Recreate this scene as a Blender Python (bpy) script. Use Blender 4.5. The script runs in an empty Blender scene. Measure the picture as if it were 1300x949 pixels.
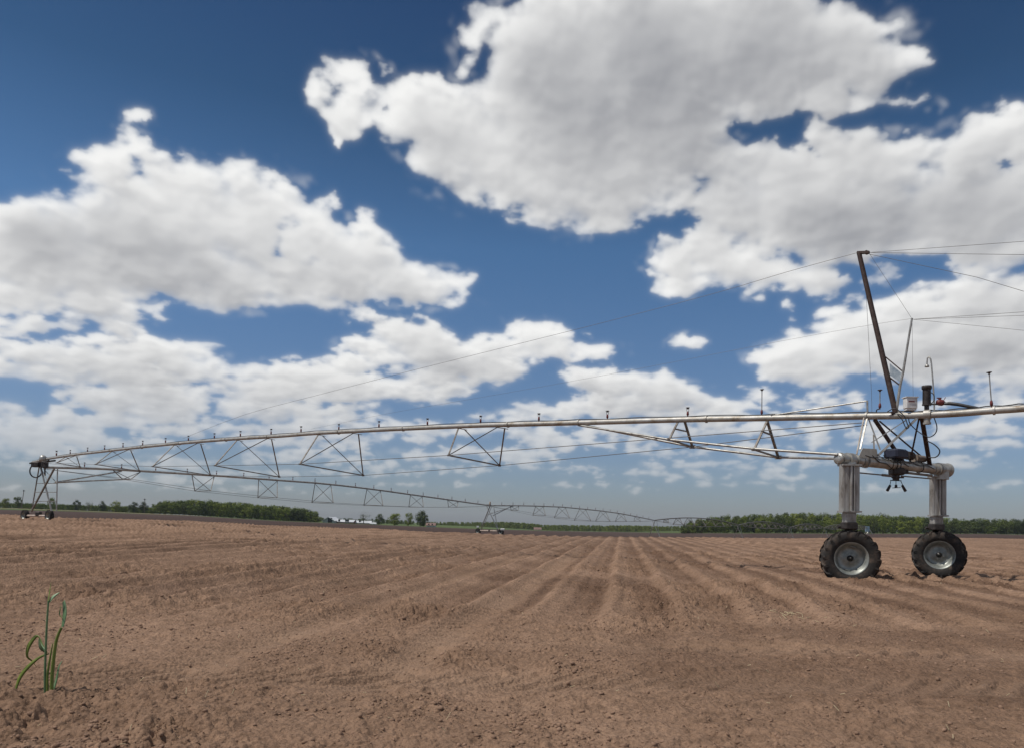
import bpy, math, random
import numpy as np
from mathutils import Vector, Matrix
random.seed(7)
RNG = np.random.default_rng(11)
SC = bpy.context.scene
COL = SC.collection
R = math.radians

# ------------------------------------------------------------------ camera
F = 950.0                     # focal length in photo pixels (photo 1300 x 949)
CAMH = 1.1
PITCH, ROLL = R(2.0), R(1.27)
PPX, PPY = 650.0, 628.5
CAM = Vector((0, 0, CAMH))
_r0, _u0 = Vector((1, 0, 0)), Vector((0, -math.sin(PITCH), math.cos(PITCH)))
FWD = Vector((0, math.cos(PITCH), math.sin(PITCH)))
RIGHT = _r0 * math.cos(ROLL) + _u0 * math.sin(ROLL)
UP = _u0 * math.cos(ROLL) - _r0 * math.sin(ROLL)

def ray(x, y):
    return FWD + RIGHT * ((x - PPX) / F) + UP * ((PPY - y) / F)
def at(x, y, Z):
    d = ray(x, y); return CAM + d * (Z / d.y)
def proj(P):
    d = Vector(P) - CAM
    z = d.dot(FWD)
    return PPX + F * d.dot(RIGHT) / z, PPY - F * d.dot(UP) / z
def onplane(x, y, p0, a):
    n = Vector((a[1], -a[0], 0)); d = ray(x, y)
    t = (Vector((p0[0], p0[1], 0)) - Vector((0, 0, 0))).dot(n) / d.dot(n)
    return CAM + d * t

cam = bpy.data.cameras.new('camera'); co = bpy.data.objects.new('camera', cam); COL.objects.link(co)
m = Matrix((RIGHT, UP, -FWD)).transposed().to_4x4(); m.translation = CAM
co.matrix_world = m
cam.sensor_fit = 'HORIZONTAL'; cam.sensor_width = 36; cam.lens = F / 1300 * 36
cam.shift_x = 0; cam.shift_y = (PPY - 474.5) / 1300
cam.clip_start = 0.05; cam.clip_end = 20000
SC.camera = co
SC.view_settings.view_transform = 'Standard'; SC.view_settings.look = 'None'
SC.view_settings.gamma = 1; SC.view_settings.exposure = 0.0
SC.view_settings.use_curve_mapping = False

# ------------------------------------------------------------------ object helpers
def link(name, data, parent=None):
    o = bpy.data.objects.new(name, data); COL.objects.link(o)
    if parent: o.parent = parent
    return o
def tag(o, label=None, cat=None, group=None, kind=None):
    if label: o['label'] = label
    if cat: o['category'] = cat
    if group: o['group'] = group
    if kind: o['kind'] = kind
    return o
def empty(name, loc=(0, 0, 0), rz=0.0):
    o = link(name, None); o.location = loc; o.rotation_euler = (0, 0, rz); return o
def copy_tree(o, parent=None):
    c = o.copy(); COL.objects.link(c)
    if parent: c.parent = parent
    for ch in list(o.children): copy_tree(ch, c)
    return c

class MB:
    def __init__(s): s.v = []; s.f = []; s.sm = []; s.o = Vector((0, 0, 0))
    def add(s, vs, fs, smooth=False):
        n = len(s.v); s.v += [tuple(v) for v in vs]; s.f += [tuple(i + n for i in f) for f in fs]; s.sm += [smooth] * len(fs)
    def tube(s, a, b, r0, r1=None, n=8, caps=True):
        s.path([a, b], [r0, r0 if r1 is None else r1], n, caps)
    def path(s, pts, rad, n=8, caps=True):
        pts = [Vector(p) for p in pts]
        if not isinstance(rad, (list, tuple)): rad = [rad] * len(pts)
        vs = []; fs = []
        t0 = (pts[1] - pts[0]).normalized()
        u = t0.cross(Vector((0, 0, 1)))
        if u.length < 1e-3: u = t0.cross(Vector((1, 0, 0)))
        u.normalize()
        for i, p in enumerate(pts):
            a = pts[max(i - 1, 0)]; b = pts[min(i + 1, len(pts) - 1)]
            t = (b - a).normalized()
            u = (u - t * u.dot(t)).normalized(); w = t.cross(u)
            for k in range(n):
                an = 2 * math.pi * k / n
                vs.append(p + (u * math.cos(an) + w * math.sin(an)) * rad[i])
        for i in range(len(pts) - 1):
            for k in range(n):
                k2 = (k + 1) % n
                fs.append((i * n + k, i * n + k2, (i + 1) * n + k2, (i + 1) * n + k))
        s.add(vs, fs, True)
        if caps:
            s.add(vs[:n], [tuple(range(n))[::-1]]); s.add(vs[-n:], [tuple(range(n))])
    def box(s, c, size, ax=None, bev=0.0):
        c = Vector(c); sx, sy, sz = [q / 2 for q in size]
        X, Y, Zv = ax if ax else (Vector((1, 0, 0)), Vector((0, 1, 0)), Vector((0, 0, 1)))
        if bev <= 0:
            vs = [c + X * (i * sx) + Y * (j * sy) + Zv * (k * sz) for k in (-1, 1) for j in (-1, 1) for i in (-1, 1)]
            s.add(vs, [(0, 2, 3, 1), (4, 5, 7, 6), (0, 1, 5, 4), (2, 6, 7, 3), (0, 4, 6, 2), (1, 3, 7, 5)])
        else:   # chamfered prism along Z
            pr = [(sx - bev, -sy), (sx, -sy + bev), (sx, sy - bev), (sx - bev, sy), (-sx + bev, sy), (-sx, sy - bev), (-sx, -sy + bev), (-sx + bev, -sy)]
            vs = []
            for zz, q in ((-sz, .0), (-sz + bev, 1), (sz - bev, 1), (sz, .0)):
                for (x, y) in pr:
                    fx = x if q else x * (1 - bev / sx); fy = y if q else y * (1 - bev / sy)
                    vs.append(c + X * fx + Y * fy + Zv * zz)
            fs = [tuple(range(8))[::-1], tuple(range(24, 32))]
            for L in range(3):
                for k in range(8):
                    k2 = (k + 1) % 8; fs.append((L * 8 + k, L * 8 + k2, L * 8 + 8 + k2, L * 8 + 8 + k))
            s.add(vs, fs)
    def bar(s, a, b, w, h):       # rectangular / angle-iron bar
        a, b = Vector(a), Vector(b); t = (b - a); L = t.length; t.normalize()
        u = t.cross(Vector((0, 0, 1)))
        if u.length < 1e-3: u = Vector((1, 0, 0))
        u.normalize(); s.box((a + b) / 2, (w, h, L), (u, t.cross(u) * -1, t))
    def lathe(s, prof, c, axis, n=24, smooth=True):   # prof: list of (r, h)
        c = Vector(c); t = Vector(axis).normalized()
        u = t.cross(Vector((0, 0, 1)))
        if u.length < 1e-3: u = Vector((1, 0, 0))
        u.normalize(); w = t.cross(u); vs = []; fs = []
        for r, h in prof:
            for k in range(n):
                an = 2 * math.pi * k / n
                vs.append(c + t * h + (u * math.cos(an) + w * math.sin(an)) * r)
        for i in range(len(prof) - 1):
            for k in range(n):
                k2 = (k + 1) % n
                fs.append((i * n + k, i * n + k2, (i + 1) * n + k2, (i + 1) * n + k))
        s.add(vs, fs, smooth)
    def build(s, name, mat, parent=None, origin=None):
        me = bpy.data.meshes.new(name)
        vs = s.v
        if origin is not None: vs = [tuple(Vector(v) - Vector(origin)) for v in vs]
        me.from_pydata(vs, [], s.f); me.polygons.foreach_set('use_smooth', s.sm)
        me.materials.append(mat); me.update()
        return link(name, me, parent)

# ------------------------------------------------------------------ materials
def new_mat(name):
    m = bpy.data.materials.new(name); m.use_nodes = True
    nt = m.node_tree; b = nt.nodes['Principled BSDF']; return m, nt, b
def N(nt, t, **kw):
    n = nt.nodes.new(t)
    for k, v in kw.items():
        if k.startswith('i_'):
            n.inputs[k[2:].replace('_', ' ')].default_value = v
        else: setattr(n, k, v)
    return n
def ramp(nt, fac, stops):
    r = nt.nodes.new('ShaderNodeValToRGB'); e = r.color_ramp.elements
    while len(e) > 1: e.remove(e[-1])
    e[0].position = stops[0][0]; e[0].color = (*stops[0][1], 1)
    for p, c in stops[1:]:
        q = e.new(p); q.color = (*c, 1)
    nt.links.new(fac, r.inputs[0]); return r
def noisy(name, cols, scale=6, detail=6, rough=.6, metal=0.0, bump=.0, bscale=40, stretch=None, spec=.5, dist=.0):
    m, nt, b = new_mat(name); L = nt.links.new
    tc = N(nt, 'ShaderNodeTexCoord'); src = tc.outputs['Object']
    if stretch:
        mp = N(nt, 'ShaderNodeMapping'); mp.inputs['Scale'].default_value = stretch; L(src, mp.inputs[0]); src = mp.outputs[0]
    n = N(nt, 'ShaderNodeTexNoise'); n.inputs['Scale'].default_value = scale; n.inputs['Detail'].default_value = detail
    n.inputs['Roughness'].default_value = .65; n.inputs['Distortion'].default_value = dist
    L(src, n.inputs['Vector'])
    k = len(cols); st = [(.30 + .4 * i / max(k - 1, 1), c) for i, c in enumerate(cols)]
    r = ramp(nt, n.outputs['Fac'], st); L(r.outputs[0], b.inputs['Base Color'])
    b.inputs['Metallic'].default_value = metal; b.inputs['Specular IOR Level'].default_value = spec
    n2 = N(nt, 'ShaderNodeTexNoise'); n2.inputs['Scale'].default_value = bscale; n2.inputs['Detail'].default_value = 4; L(src, n2.inputs['Vector'])
    mr = N(nt, 'ShaderNodeMapRange'); mr.inputs['To Min'].default_value = rough - .12; mr.inputs['To Max'].default_value = min(1, rough + .14)
    L(n2.outputs['Fac'], mr.inputs[0]); L(mr.outputs[0], b.inputs['Roughness'])
    if bump:
        bp = N(nt, 'ShaderNodeBump'); bp.inputs['Strength'].default_value = bump; bp.inputs['Distance'].default_value = .01
        L(n2.outputs['Fac'], bp.inputs['Height']); L(bp.outputs[0], b.inputs['Normal'])
    return m
M = {}
M['galv'] = noisy('galvanised steel', [(.20, .185, .16), (.36, .35, .32), (.50, .49, .46)], 5, 8, .42, .55, .15, 60)
M['pipe'] = noisy('weathered galvanised pipe', [(.22, .17, .12), (.33, .31, .27), (.40, .385, .355), (.46, .45, .42)], 3.2, 9, .48, .35, .12, 70)
M['truss'] = noisy('dull truss steel', [(.10, .07, .05), (.20, .175, .15), (.30, .28, .25)], 7, 7, .55, .4, .1, 50)
M['rust'] = noisy('rusty painted steel', [(.030, .015, .012), (.05, .028, .022), (.075, .055, .045)], 9, 8, .65, .2, .2, 60)
M['dark'] = noisy('greasy dark steel', [(.015, .012, .012), (.04, .033, .03), (.07, .06, .055)], 8, 7, .6, .3, .2, 50)
M['wire'] = noisy('stranded wire rope', [(.10, .09, .08), (.20, .19, .18)], 12, 4, .5, .5)
M['hose'] = noisy('black rubber hose', [(.012, .012, .013), (.03, .03, .03)], 12, 4, .45)
M['tyre'] = noisy('dusty tyre rubber', [(.010, .0095, .009), (.024, .020, .017), (.10, .070, .05)], 4, 9, .88, 0, .25, 60)
M['rim'] = noisy('galvanised rim', [(.14, .145, .13), (.25, .26, .235), (.36, .37, .335)], 6, 8, .45, .45, .1, 50)
M['hub'] = noisy('greasy hub', [(.01, .01, .01), (.04, .035, .03)], 20, 4, .4, .3)
M['red'] = noisy('faded red plastic', [(.09, .015, .013), (.19, .035, .03)], 20, 4, .5)
M['cap'] = noisy('dark plastic deflector', [(.03, .02, .02), (.07, .05, .05)], 20, 3, .5)
M['brass'] = noisy('brass fitting', [(.30, .18, .06), (.42, .28, .12)], 20, 3, .4, .6)
M['white'] = noisy('white enamel box', [(.55, .54, .52), (.72, .71, .69)], 7, 5, .4)
M['plate'] = noisy('pale gusset plate', [(.38, .36, .30), (.52, .50, .43)], 6, 6, .5, .3)
M['navy'] = noisy('navy motor cover', [(.012, .015, .03), (.025, .03, .055)], 8, 5, .55)
M['tan'] = noisy('dusty steel drum', [(.16, .12, .09), (.30, .25, .20)], 8, 5, .6, .3)
M['oldgalv'] = noisy('streaked galvanised leg', [(.12, .10, .08), (.27, .25, .225), (.36, .35, .325), (.44, .43, .405)], 8, 10, .5, .4, .2, 50, stretch=(1, 1, .22))
M['soilsteel'] = noisy('soil splashed base beam', [(.30, .20, .15), (.42, .33, .27), (.50, .45, .40)], 3, 6, .6, .2)

# ------------------------------------------------------------------ numpy noise
_P = RNG.permutation(4096).astype(np.int64); _G = RNG.uniform(-1, 1, 4096); _VX, _VY, _VH = RNG.random(4096), RNG.random(4096), RNG.random(4096)
def vnoise(x, y, seed=0):
    xi = np.floor(x).astype(np.int64); yi = np.floor(y).astype(np.int64)
    fx = x - xi; fy = y - yi
    fx = fx * fx * fx * (fx * (fx * 6 - 15) + 10); fy = fy * fy * fy * (fy * (fy * 6 - 15) + 10)
    def h(a, b): return _G[_P[(_P[(a + seed * 131) & 4095] + b) & 4095]]
    a = h(xi, yi); b = h(xi + 1, yi); c = h(xi, yi + 1); d = h(xi + 1, yi + 1)
    return a + (b - a) * fx + (c - a) * fy + (a - b - c + d) * fx * fy
def fbm(x, y, o=4, seed=0, g=.5, lac=2.03):
    s = 0; a = 1; t = 0
    for i in range(o):
        s = s + a * vnoise(x + 17.3 * i, y - 9.1 * i, seed + i); t += a; a *= g
        x, y = (x * .8 - y * .6) * lac, (x * .6 + y * .8) * lac
    return s / t
def lumps(x, y, s=0):
    """rounded lumps of random size, 0..1"""
    xi = np.floor(x).astype(np.int64); yi = np.floor(y).astype(np.int64); fx = x - xi; fy = y - yi; m = np.zeros(x.shape)
    for i in (-1, 0, 1):
        for j in (-1, 0, 1):
            k = _P[(_P[(xi + i + s * 131) & 4095] + yi + j) & 4095]; h = _VH[k]
            d2 = (i + _VX[k] - fx) ** 2 + (j + _VY[k] - fy) ** 2; r2 = (.18 + .5 * h) ** 2
            m = np.maximum(m, np.sqrt(np.maximum(1 - d2 / r2, 0)) * (.25 + .75 * h))
    return m
def sst(a, b, x):
    t = np.clip((x - a) / (b - a), 0, 1); return t * t * (3 - 2 * t)

# ------------------------------------------------------------------ terrain
#      photo x  z48   Yedge zedge Ymid zmid  Ybase zbase zfar
TT = np.array([
    [0,    .50, 75,  .63, 200, .65, 450, 2.8, 12],
    [100,  .47, 60,  .49, 200, .85, 430, 2.1, 6],
    [240,  .36, 73,  .40, 230, .40, 400, .85, -2],
    [350,  .20, 66,  .22, 200, -.10, 400, -1.1, -8],
    [480,  .08, 67,  .10, 200, -.75, 430, -2.2, -14],
    [600,  .00, 62,  .00, 94, -.58, 500, -3.7, -17],
    [700,  .00, 61,  .00, 110, -.90, 900, -8.3, -20],
    [800,  .00, 66.5, .0, 137, -1.6, 900, -7.7, -18],
    [900,  .00, 73.6, .0, 165, -1.95, 430, -2.75, -12],
    [1000, .00, 78,  .00, 223, -2.5, 430, -1.9, -8],
    [1250, .05, 124, .15, 250, -.15, 430, .25, -4]], float)
TU = (TT[:, 0] - 650) / F
def knots(u): return [np.interp(u, TU, TT[:, i]) for i in range(1, 9)]
def terrain(X, Y):
    Yc = np.maximum(Y, 1.0); u = np.clip(X / Yc, -.8, .8)
    z48, Ye, ze, Ym, zm, Yb, zb, zf = knots(u)
    def seg(a, b, za, zb_): t = np.clip((Yc - a) / (b - a), 0, 1); return za + (zb_ - za) * t
    z = np.where(Yc < 48, z48 * sst(8, 48, Yc), seg(48, Ye, z48, ze))
    z = np.where(Yc > Ye, seg(Ye, Ym, ze, zm), z)
    z = np.where(Yc > Ym, seg(Ym, Yb, zm, zb), z)
    z = np.where(Yc > Yb, seg(Yb, 4000, zb, zf), z)
    return np.where(Y < 1, 0, z)
RD = .147; PITCHROW = .9
def masks(X, Y):
    c = X - RD * Y
    wob = .05 * vnoise(Y * .5, c * .2, 41)
    tr = np.maximum(np.exp(-((c + 1.65 + wob) / .24) ** 4), np.exp(-((c + 3.15 + wob) / .24) ** 4)) * sst(4.0, 5.5, Y) * (1 - sst(20, 34, Y))
    l1 = Y - (6.9 - .04 * X + .12 * vnoise(X * .4, X * 0, 43)); l2 = Y - (5.25 + .03 * X + .1 * vnoise(X * .5, X * 0, 44)); l3 = Y - (8.9 + .02 * X)
    lat = np.maximum(np.exp(-(l1 / .30) ** 4) * sst(-.5, 1.5, X), np.exp(-(l2 / .28) ** 4))
    lat = np.maximum(lat, .6 * np.exp(-(l3 / .30) ** 4) * sst(-1, 3, X))
    return c, tr, lat
def relief(X, Y):
    """furrows, clods, wheel marks"""
    d = np.sqrt(X * X + Y * Y)
    c, tr, lat = masks(X, Y)
    _, Ye, *_r = knots(np.clip(X / np.maximum(Y, 1), -.8, .8))
    warp = .10 * fbm(X * .35, Y * .35, 3, 3)
    ph = 2 * np.pi * (c + warp) / PITCHROW
    rowamp = sst(6.5, 11, Y + .8 * fbm(X * .3, Y * .3, 2, 5)) * (.066 + .03 * fbm(c * .6, Y * .05, 2, 8)) * np.interp(X, [3, 7], [1, .5])
    side = 1 + .6 * np.interp(X, [-9, -2], [1, 0])
    inf = (Y < Ye)
    prof = np.cos(ph) + .38 * np.cos(2 * ph + .7) + .22 * np.cos(3 * ph + 2.1)
    # every other few rows pressed by tractor wheels
    press = .5 + .5 * np.sign(np.sin(c / 3.6 * np.pi + .6))
    z = prof * rowamp * side * (0.75 + .35 * press)
    patch = sst(-.15, .35, fbm(X * .45, Y * .45, 3, 15))
    rough = (1 - .85 * np.clip(tr + .8 * lat, 0, 1)) * (.35 + .9 * patch)
    big = fbm(X * 2.2, Y * 2.2, 3, 21)
    clod = np.clip(fbm(X * 7, Y * 7, 3, 25), 0, 1) ** 1.0
    z = z + rough * (.024 * big + .045 * clod * np.clip(1.2 - d / 90, .3, 1))
    wx_, wy_ = X + .05 * fbm(X * 5, Y * 5, 2, 55), Y + .05 * fbm(X * 5 + 9, Y * 5, 2, 56)
    cm = np.clip(.4 + .8 * sst(-.25, .35, fbm(X * .9, Y * .9, 3, 57)) + .35 * np.cos(ph + 2.6), 0, 1.3)
    nearf = 1 - sst(34, 60, d)
    z = z + rough * cm * (.038 * lumps(wx_ * 5.5, wy_ * 5.5, 1) + .036 * lumps(wx_ * 12, wy_ * 12, 2) + .020 * (1 - sst(9, 18, d)) * lumps(wx_ * 27, wy_ * 27, 3)) * nearf
    fine = np.abs(fbm(X * 20, Y * 20, 3, 31))
    z = z + (rough * .9 + .12) * .038 * fine * (1 - sst(16, 34, d)) + .006 * fbm(X * 11, Y * 11, 2, 35)
    z = z + .02 * fbm(X * .7, Y * .7, 2, 37)
    # wheel marks: pressed strips with lug prints
    lug = np.clip(np.sin((Y + np.abs(c + 1.65) * .9) * 2 * np.pi / .24), -.3, 1)
    lug2 = np.clip(np.sin((Y + np.abs(c + 3.15) * .9) * 2 * np.pi / .24), -.3, 1)
    z = z - tr * .035 + tr * .026 * np.where(c > -2.4, lug, lug2) * (.6 + .6 * vnoise(X * 2, Y * 2, 50))
    lgx = np.clip(np.sin((X + np.abs(Y - 6.9) * .9) * 2 * np.pi / .26), -.3, 1)
    z = z - lat * .03 + lat * .034 * lgx * sst(-.2, .5, fbm(X * .6, Y * .6, 2, 51) + .2)
    # rut left by the tower wheels crossing the rows
    l4 = Y - (28.8 + .01 * X); rut = np.exp(-(l4 / .55) ** 2) * sst(2.5, 4.5, X)
    z = z - rut * .07 * (1 + .8 * np.sin(X * 2 * np.pi / .75)) + .10 * np.exp(-((l4 - .75) / .4) ** 2) * sst(2.5, 4.5, X) * np.clip(.3 + fbm(X * 1.1, Y, 2, 52), 0, 1)
    l5 = (Y - 17.05) + .20 * (X - 8); rt = np.exp(-(l5 / .35) ** 2) * sst(7.5, 8.5, X) * (1 - sst(10.1, 10.6, X))
    z = z - rt * .07 * (1 + .6 * np.sin(X * 14)) + .06 * np.exp(-((np.abs(l5) - .48) / .16) ** 2) * sst(6.8, 7.6, X) * (1 - sst(10.9, 11.4, X)) * (1 + vnoise(X * 6, Y * 6, 53))
    # calm beyond the field edge
    fade = 1 - sst(0, 1, (Y - Ye) / 2.5) * .75
    z = np.where(inf, z, z * fade * (1 - sst(150, 300, d)))
    z = z * sst(0.8, 2.0, d)
    return z
def height(X, Y):
    X = np.asarray(X, float); Y = np.asarray(Y, float)
    return terrain(X, Y) + relief(X, Y)
def hz(x, y, smooth=True):
    f = terrain if smooth else height
    return float(f(np.array([x], float), np.array([y], float))[0])

front = np.concatenate([np.arange(-39, 39.001, .076)])
azl = np.concatenate([np.arange(-180, -41, 3.0), [-40.5, -40, -39.5], front, [39.5, 40, 40.5], np.arange(42, 180, 3.0)])
rr = [0.02, .6, 1.2, 1.8]
r = 2.3
while r < 4200:
    rr.append(r); r *= 1.0036 if r < 30 else (1.009 if r < 150 else 1.05)
rr = np.array(rr)
A, RRm = np.meshgrid(np.radians(azl), rr)
GX = RRm * np.sin(A); GY = RRm * np.cos(A)
GZ = height(GX, GY)
nr, nc = GX.shape
co_ = np.stack([GX, GY, GZ], -1).reshape(-1, 3).astype(np.float32)
idx = np.arange(nr * nc).reshape(nr, nc)
nx = np.roll(idx, -1, axis=1)
q = np.stack([idx[:-1], nx[:-1], nx[1:], idx[1:]], -1).reshape(-1, 4)[:, ::-1]
me = bpy.data.meshes.new('field_ground')
me.vertices.add(len(co_)); me.vertices.foreach_set('co', co_.ravel())
me.loops.add(q.size); me.loops.foreach_set('vertex_index', q.ravel().astype(np.int32))
me.polygons.add(len(q)); me.polygons.foreach_set('loop_start', np.arange(0, q.size, 4, dtype=np.int32))
me.polygons.foreach_set('loop_total', np.full(len(q), 4, np.int32))
me.polygons.foreach_set('use_smooth', np.ones(len(q), bool))
me.update(calc_edges=True)
_u = np.clip(GX / np.maximum(GY, 1), -.8, .8)
z48, Ye, ze, Ym, zm, Yb, zb, zf = knots(_u)
cc, trm, latm = masks(GX, GY)
edge_j = .5 * vnoise(GX * 1.3, GY * .3, 61) + .55 * np.cos(2 * np.pi * cc / PITCHROW)
far = sst(-.15, .15, (GY - (Ye + edge_j)) / 1.0) * (GY > 1)
ystrip = Yb - np.interp(_u, TU, [150, 130, 60, 60, 40, 120, 260, 200, 20, 8, 8])
grass = sst(-6, 6, GY - ystrip)
left_tan = sst(0, 1, (GY - (Yb - 60)) / 12) * (1 - sst(0, 1, (GY - (Yb - 12)) / 8)) * sst(-.35, -.5, _u)
track = np.clip(trm * .7 + latm * .45, 0, 1) * (.5 + .5 * sst(-.3, .3, fbm(GX * 1.1, GY * 1.1, 3, 74)))
col = np.stack([far, grass, track, left_tan], -1).reshape(-1, 4).astype(np.float32)
at_ = me.attributes.new('zones', 'FLOAT_COLOR', 'POINT'); at_.data.foreach_set('color', col.ravel())
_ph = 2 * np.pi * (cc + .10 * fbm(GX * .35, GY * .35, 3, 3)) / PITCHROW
darkening = sst(.35, -.9, np.cos(_ph) + .38 * np.cos(2 * _ph + .7)) * sst(6, 12, GY) * (1 - sst(60, 130, GY) * .6) * (.75 + .6 * fbm(GX * .5, GY * .12, 3, 71)) * (1 - track)  # darkens the soil colour along the furrow grooves
darkening = darkening + .55 * sst(.05, .5, fbm(GX * .55, GY * .55, 4, 72)) * (1 - track)  # plus darker random patches
am = me.attributes.new('darkening', 'FLOAT', 'POINT'); am.data.foreach_set('value', np.clip(darkening, 0, 1).astype(np.float32).ravel())
ground = link('ground', me); tag(ground, kind='structure')

m_, nt, b = new_mat('tilled soil'); L = nt.links.new
tc = N(nt, 'ShaderNodeTexCoord'); zn = N(nt, 'ShaderNodeAttribute', attribute_name='zones')
sp = N(nt, 'ShaderNodeSeparateColor'); L(zn.outputs['Color'], sp.inputs[0])
def noi(scale, detail=6, rough=.6, vec=None):
    n = N(nt, 'ShaderNodeTexNoise'); n.inputs['Scale'].default_value = scale; n.inputs['Detail'].default_value = detail
    n.inputs['Roughness'].default_value = rough; L(vec or tc.outputs['Object'], n.inputs['Vector']); return n.outputs['Fac']
n1 = noi(.35, 8, .7); n2 = noi(9, 8, .75); n3 = noi(60, 5, .7)
base = ramp(nt, n1, [(.32, (.198, .122, .079)), (.5, (.260, .164, .108)), (.68, (.330, .213, .144))])
fine = ramp(nt, n2, [(.27, (.40, .38, .37)), (.37, (.74, .73, .72)), (.5, (1.02, 1.02, 1.02)), (.72, (1.35, 1.34, 1.32))])
mx = N(nt, 'ShaderNodeMix', data_type='RGBA', blend_type='MULTIPLY'); mx.inputs['Factor'].default_value = 1
L(base.outputs[0], mx.inputs['A']); L(fine.outputs[0], mx.inputs['B'])
speck = ramp(nt, n3, [(.33, (.72, .70, .68)), (.5, (1, 1, 1)), (.68, (1.12, 1.12, 1.12)), (.76, (1.5, 1.5, 1.45))])
mx2 = N(nt, 'ShaderNodeMix', data_type='RGBA', blend_type='MULTIPLY'); mx2.inputs['Factor'].default_value = .8
L(mx.outputs['Result'], mx2.inputs['A']); L(speck.outputs[0], mx2.inputs['B'])
an_ = N(nt, 'ShaderNodeAttribute', attribute_name='darkening')
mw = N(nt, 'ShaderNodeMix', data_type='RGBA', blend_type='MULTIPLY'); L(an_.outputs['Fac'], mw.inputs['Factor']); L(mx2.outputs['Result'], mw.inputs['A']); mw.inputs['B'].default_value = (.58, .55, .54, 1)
mt = N(nt, 'ShaderNodeMix', data_type='RGBA'); L(sp.outputs['Blue'], mt.inputs['Factor'])
trf = N(nt, 'ShaderNodeMath', operation='MULTIPLY'); L(sp.outputs['Blue'], trf.inputs[0]); trf.inputs[1].default_value = .55
L(trf.outputs[0], mt.inputs['Factor'])
L(mw.outputs['Result'], mt.inputs['A']); mt.inputs['B'].default_value = (.325, .216, .145, 1)
md = N(nt, 'ShaderNodeMix', data_type='RGBA'); L(sp.outputs['Red'], md.inputs['Factor']); L(mt.outputs['Result'], md.inputs['A'])
nd = noi(.06, 6); dk = ramp(nt, nd, [(.3, (.048, .030, .025)), (.7, (.075, .048, .038))]); L(dk.outputs[0], md.inputs['B'])
mg = N(nt, 'ShaderNodeMix', data_type='RGBA'); L(sp.outputs['Green'], mg.inputs['Factor']); L(md.outputs['Result'], mg.inputs['A'])
ng = noi(.05, 6); gr = ramp(nt, ng, [(.3, (.055, .085, .022)), (.7, (.095, .125, .04))]); L(gr.outputs[0], mg.inputs['B'])
ml = N(nt, 'ShaderNodeMix', data_type='RGBA'); L(zn.outputs['Alpha'], ml.inputs['Factor']); L(mg.outputs['Result'], ml.inputs['A'])
ml.inputs['B'].default_value = (.20, .15, .09, 1)
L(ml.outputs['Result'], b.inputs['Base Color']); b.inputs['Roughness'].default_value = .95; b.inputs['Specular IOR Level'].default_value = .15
vr = N(nt, 'ShaderNodeTexVoronoi'); vr.inputs['Scale'].default_value = 34; L(tc.outputs['Object'], vr.inputs['Vector'])
bp = N(nt, 'ShaderNodeBump'); bp.inputs['Strength'].default_value = .9; bp.inputs['Distance'].default_value = .035
ad = N(nt, 'ShaderNodeMath', operation='ADD'); L(n2, ad.inputs[0]); m3 = N(nt, 'ShaderNodeMath', operation='MULTIPLY'); L(n3, m3.inputs[0]); m3.inputs[1].default_value = .45
vm = N(nt, 'ShaderNodeMath', operation='MULTIPLY_ADD'); L(vr.outputs['Distance'], vm.inputs[0]); vm.inputs[1].default_value = -.55; L(m3.outputs[0], vm.inputs[2])
L(vm.outputs[0], ad.inputs[1]); L(ad.outputs[0], bp.inputs['Height']); L(bp.outputs[0], b.inputs['Normal'])
me.materials.append(m_)

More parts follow.
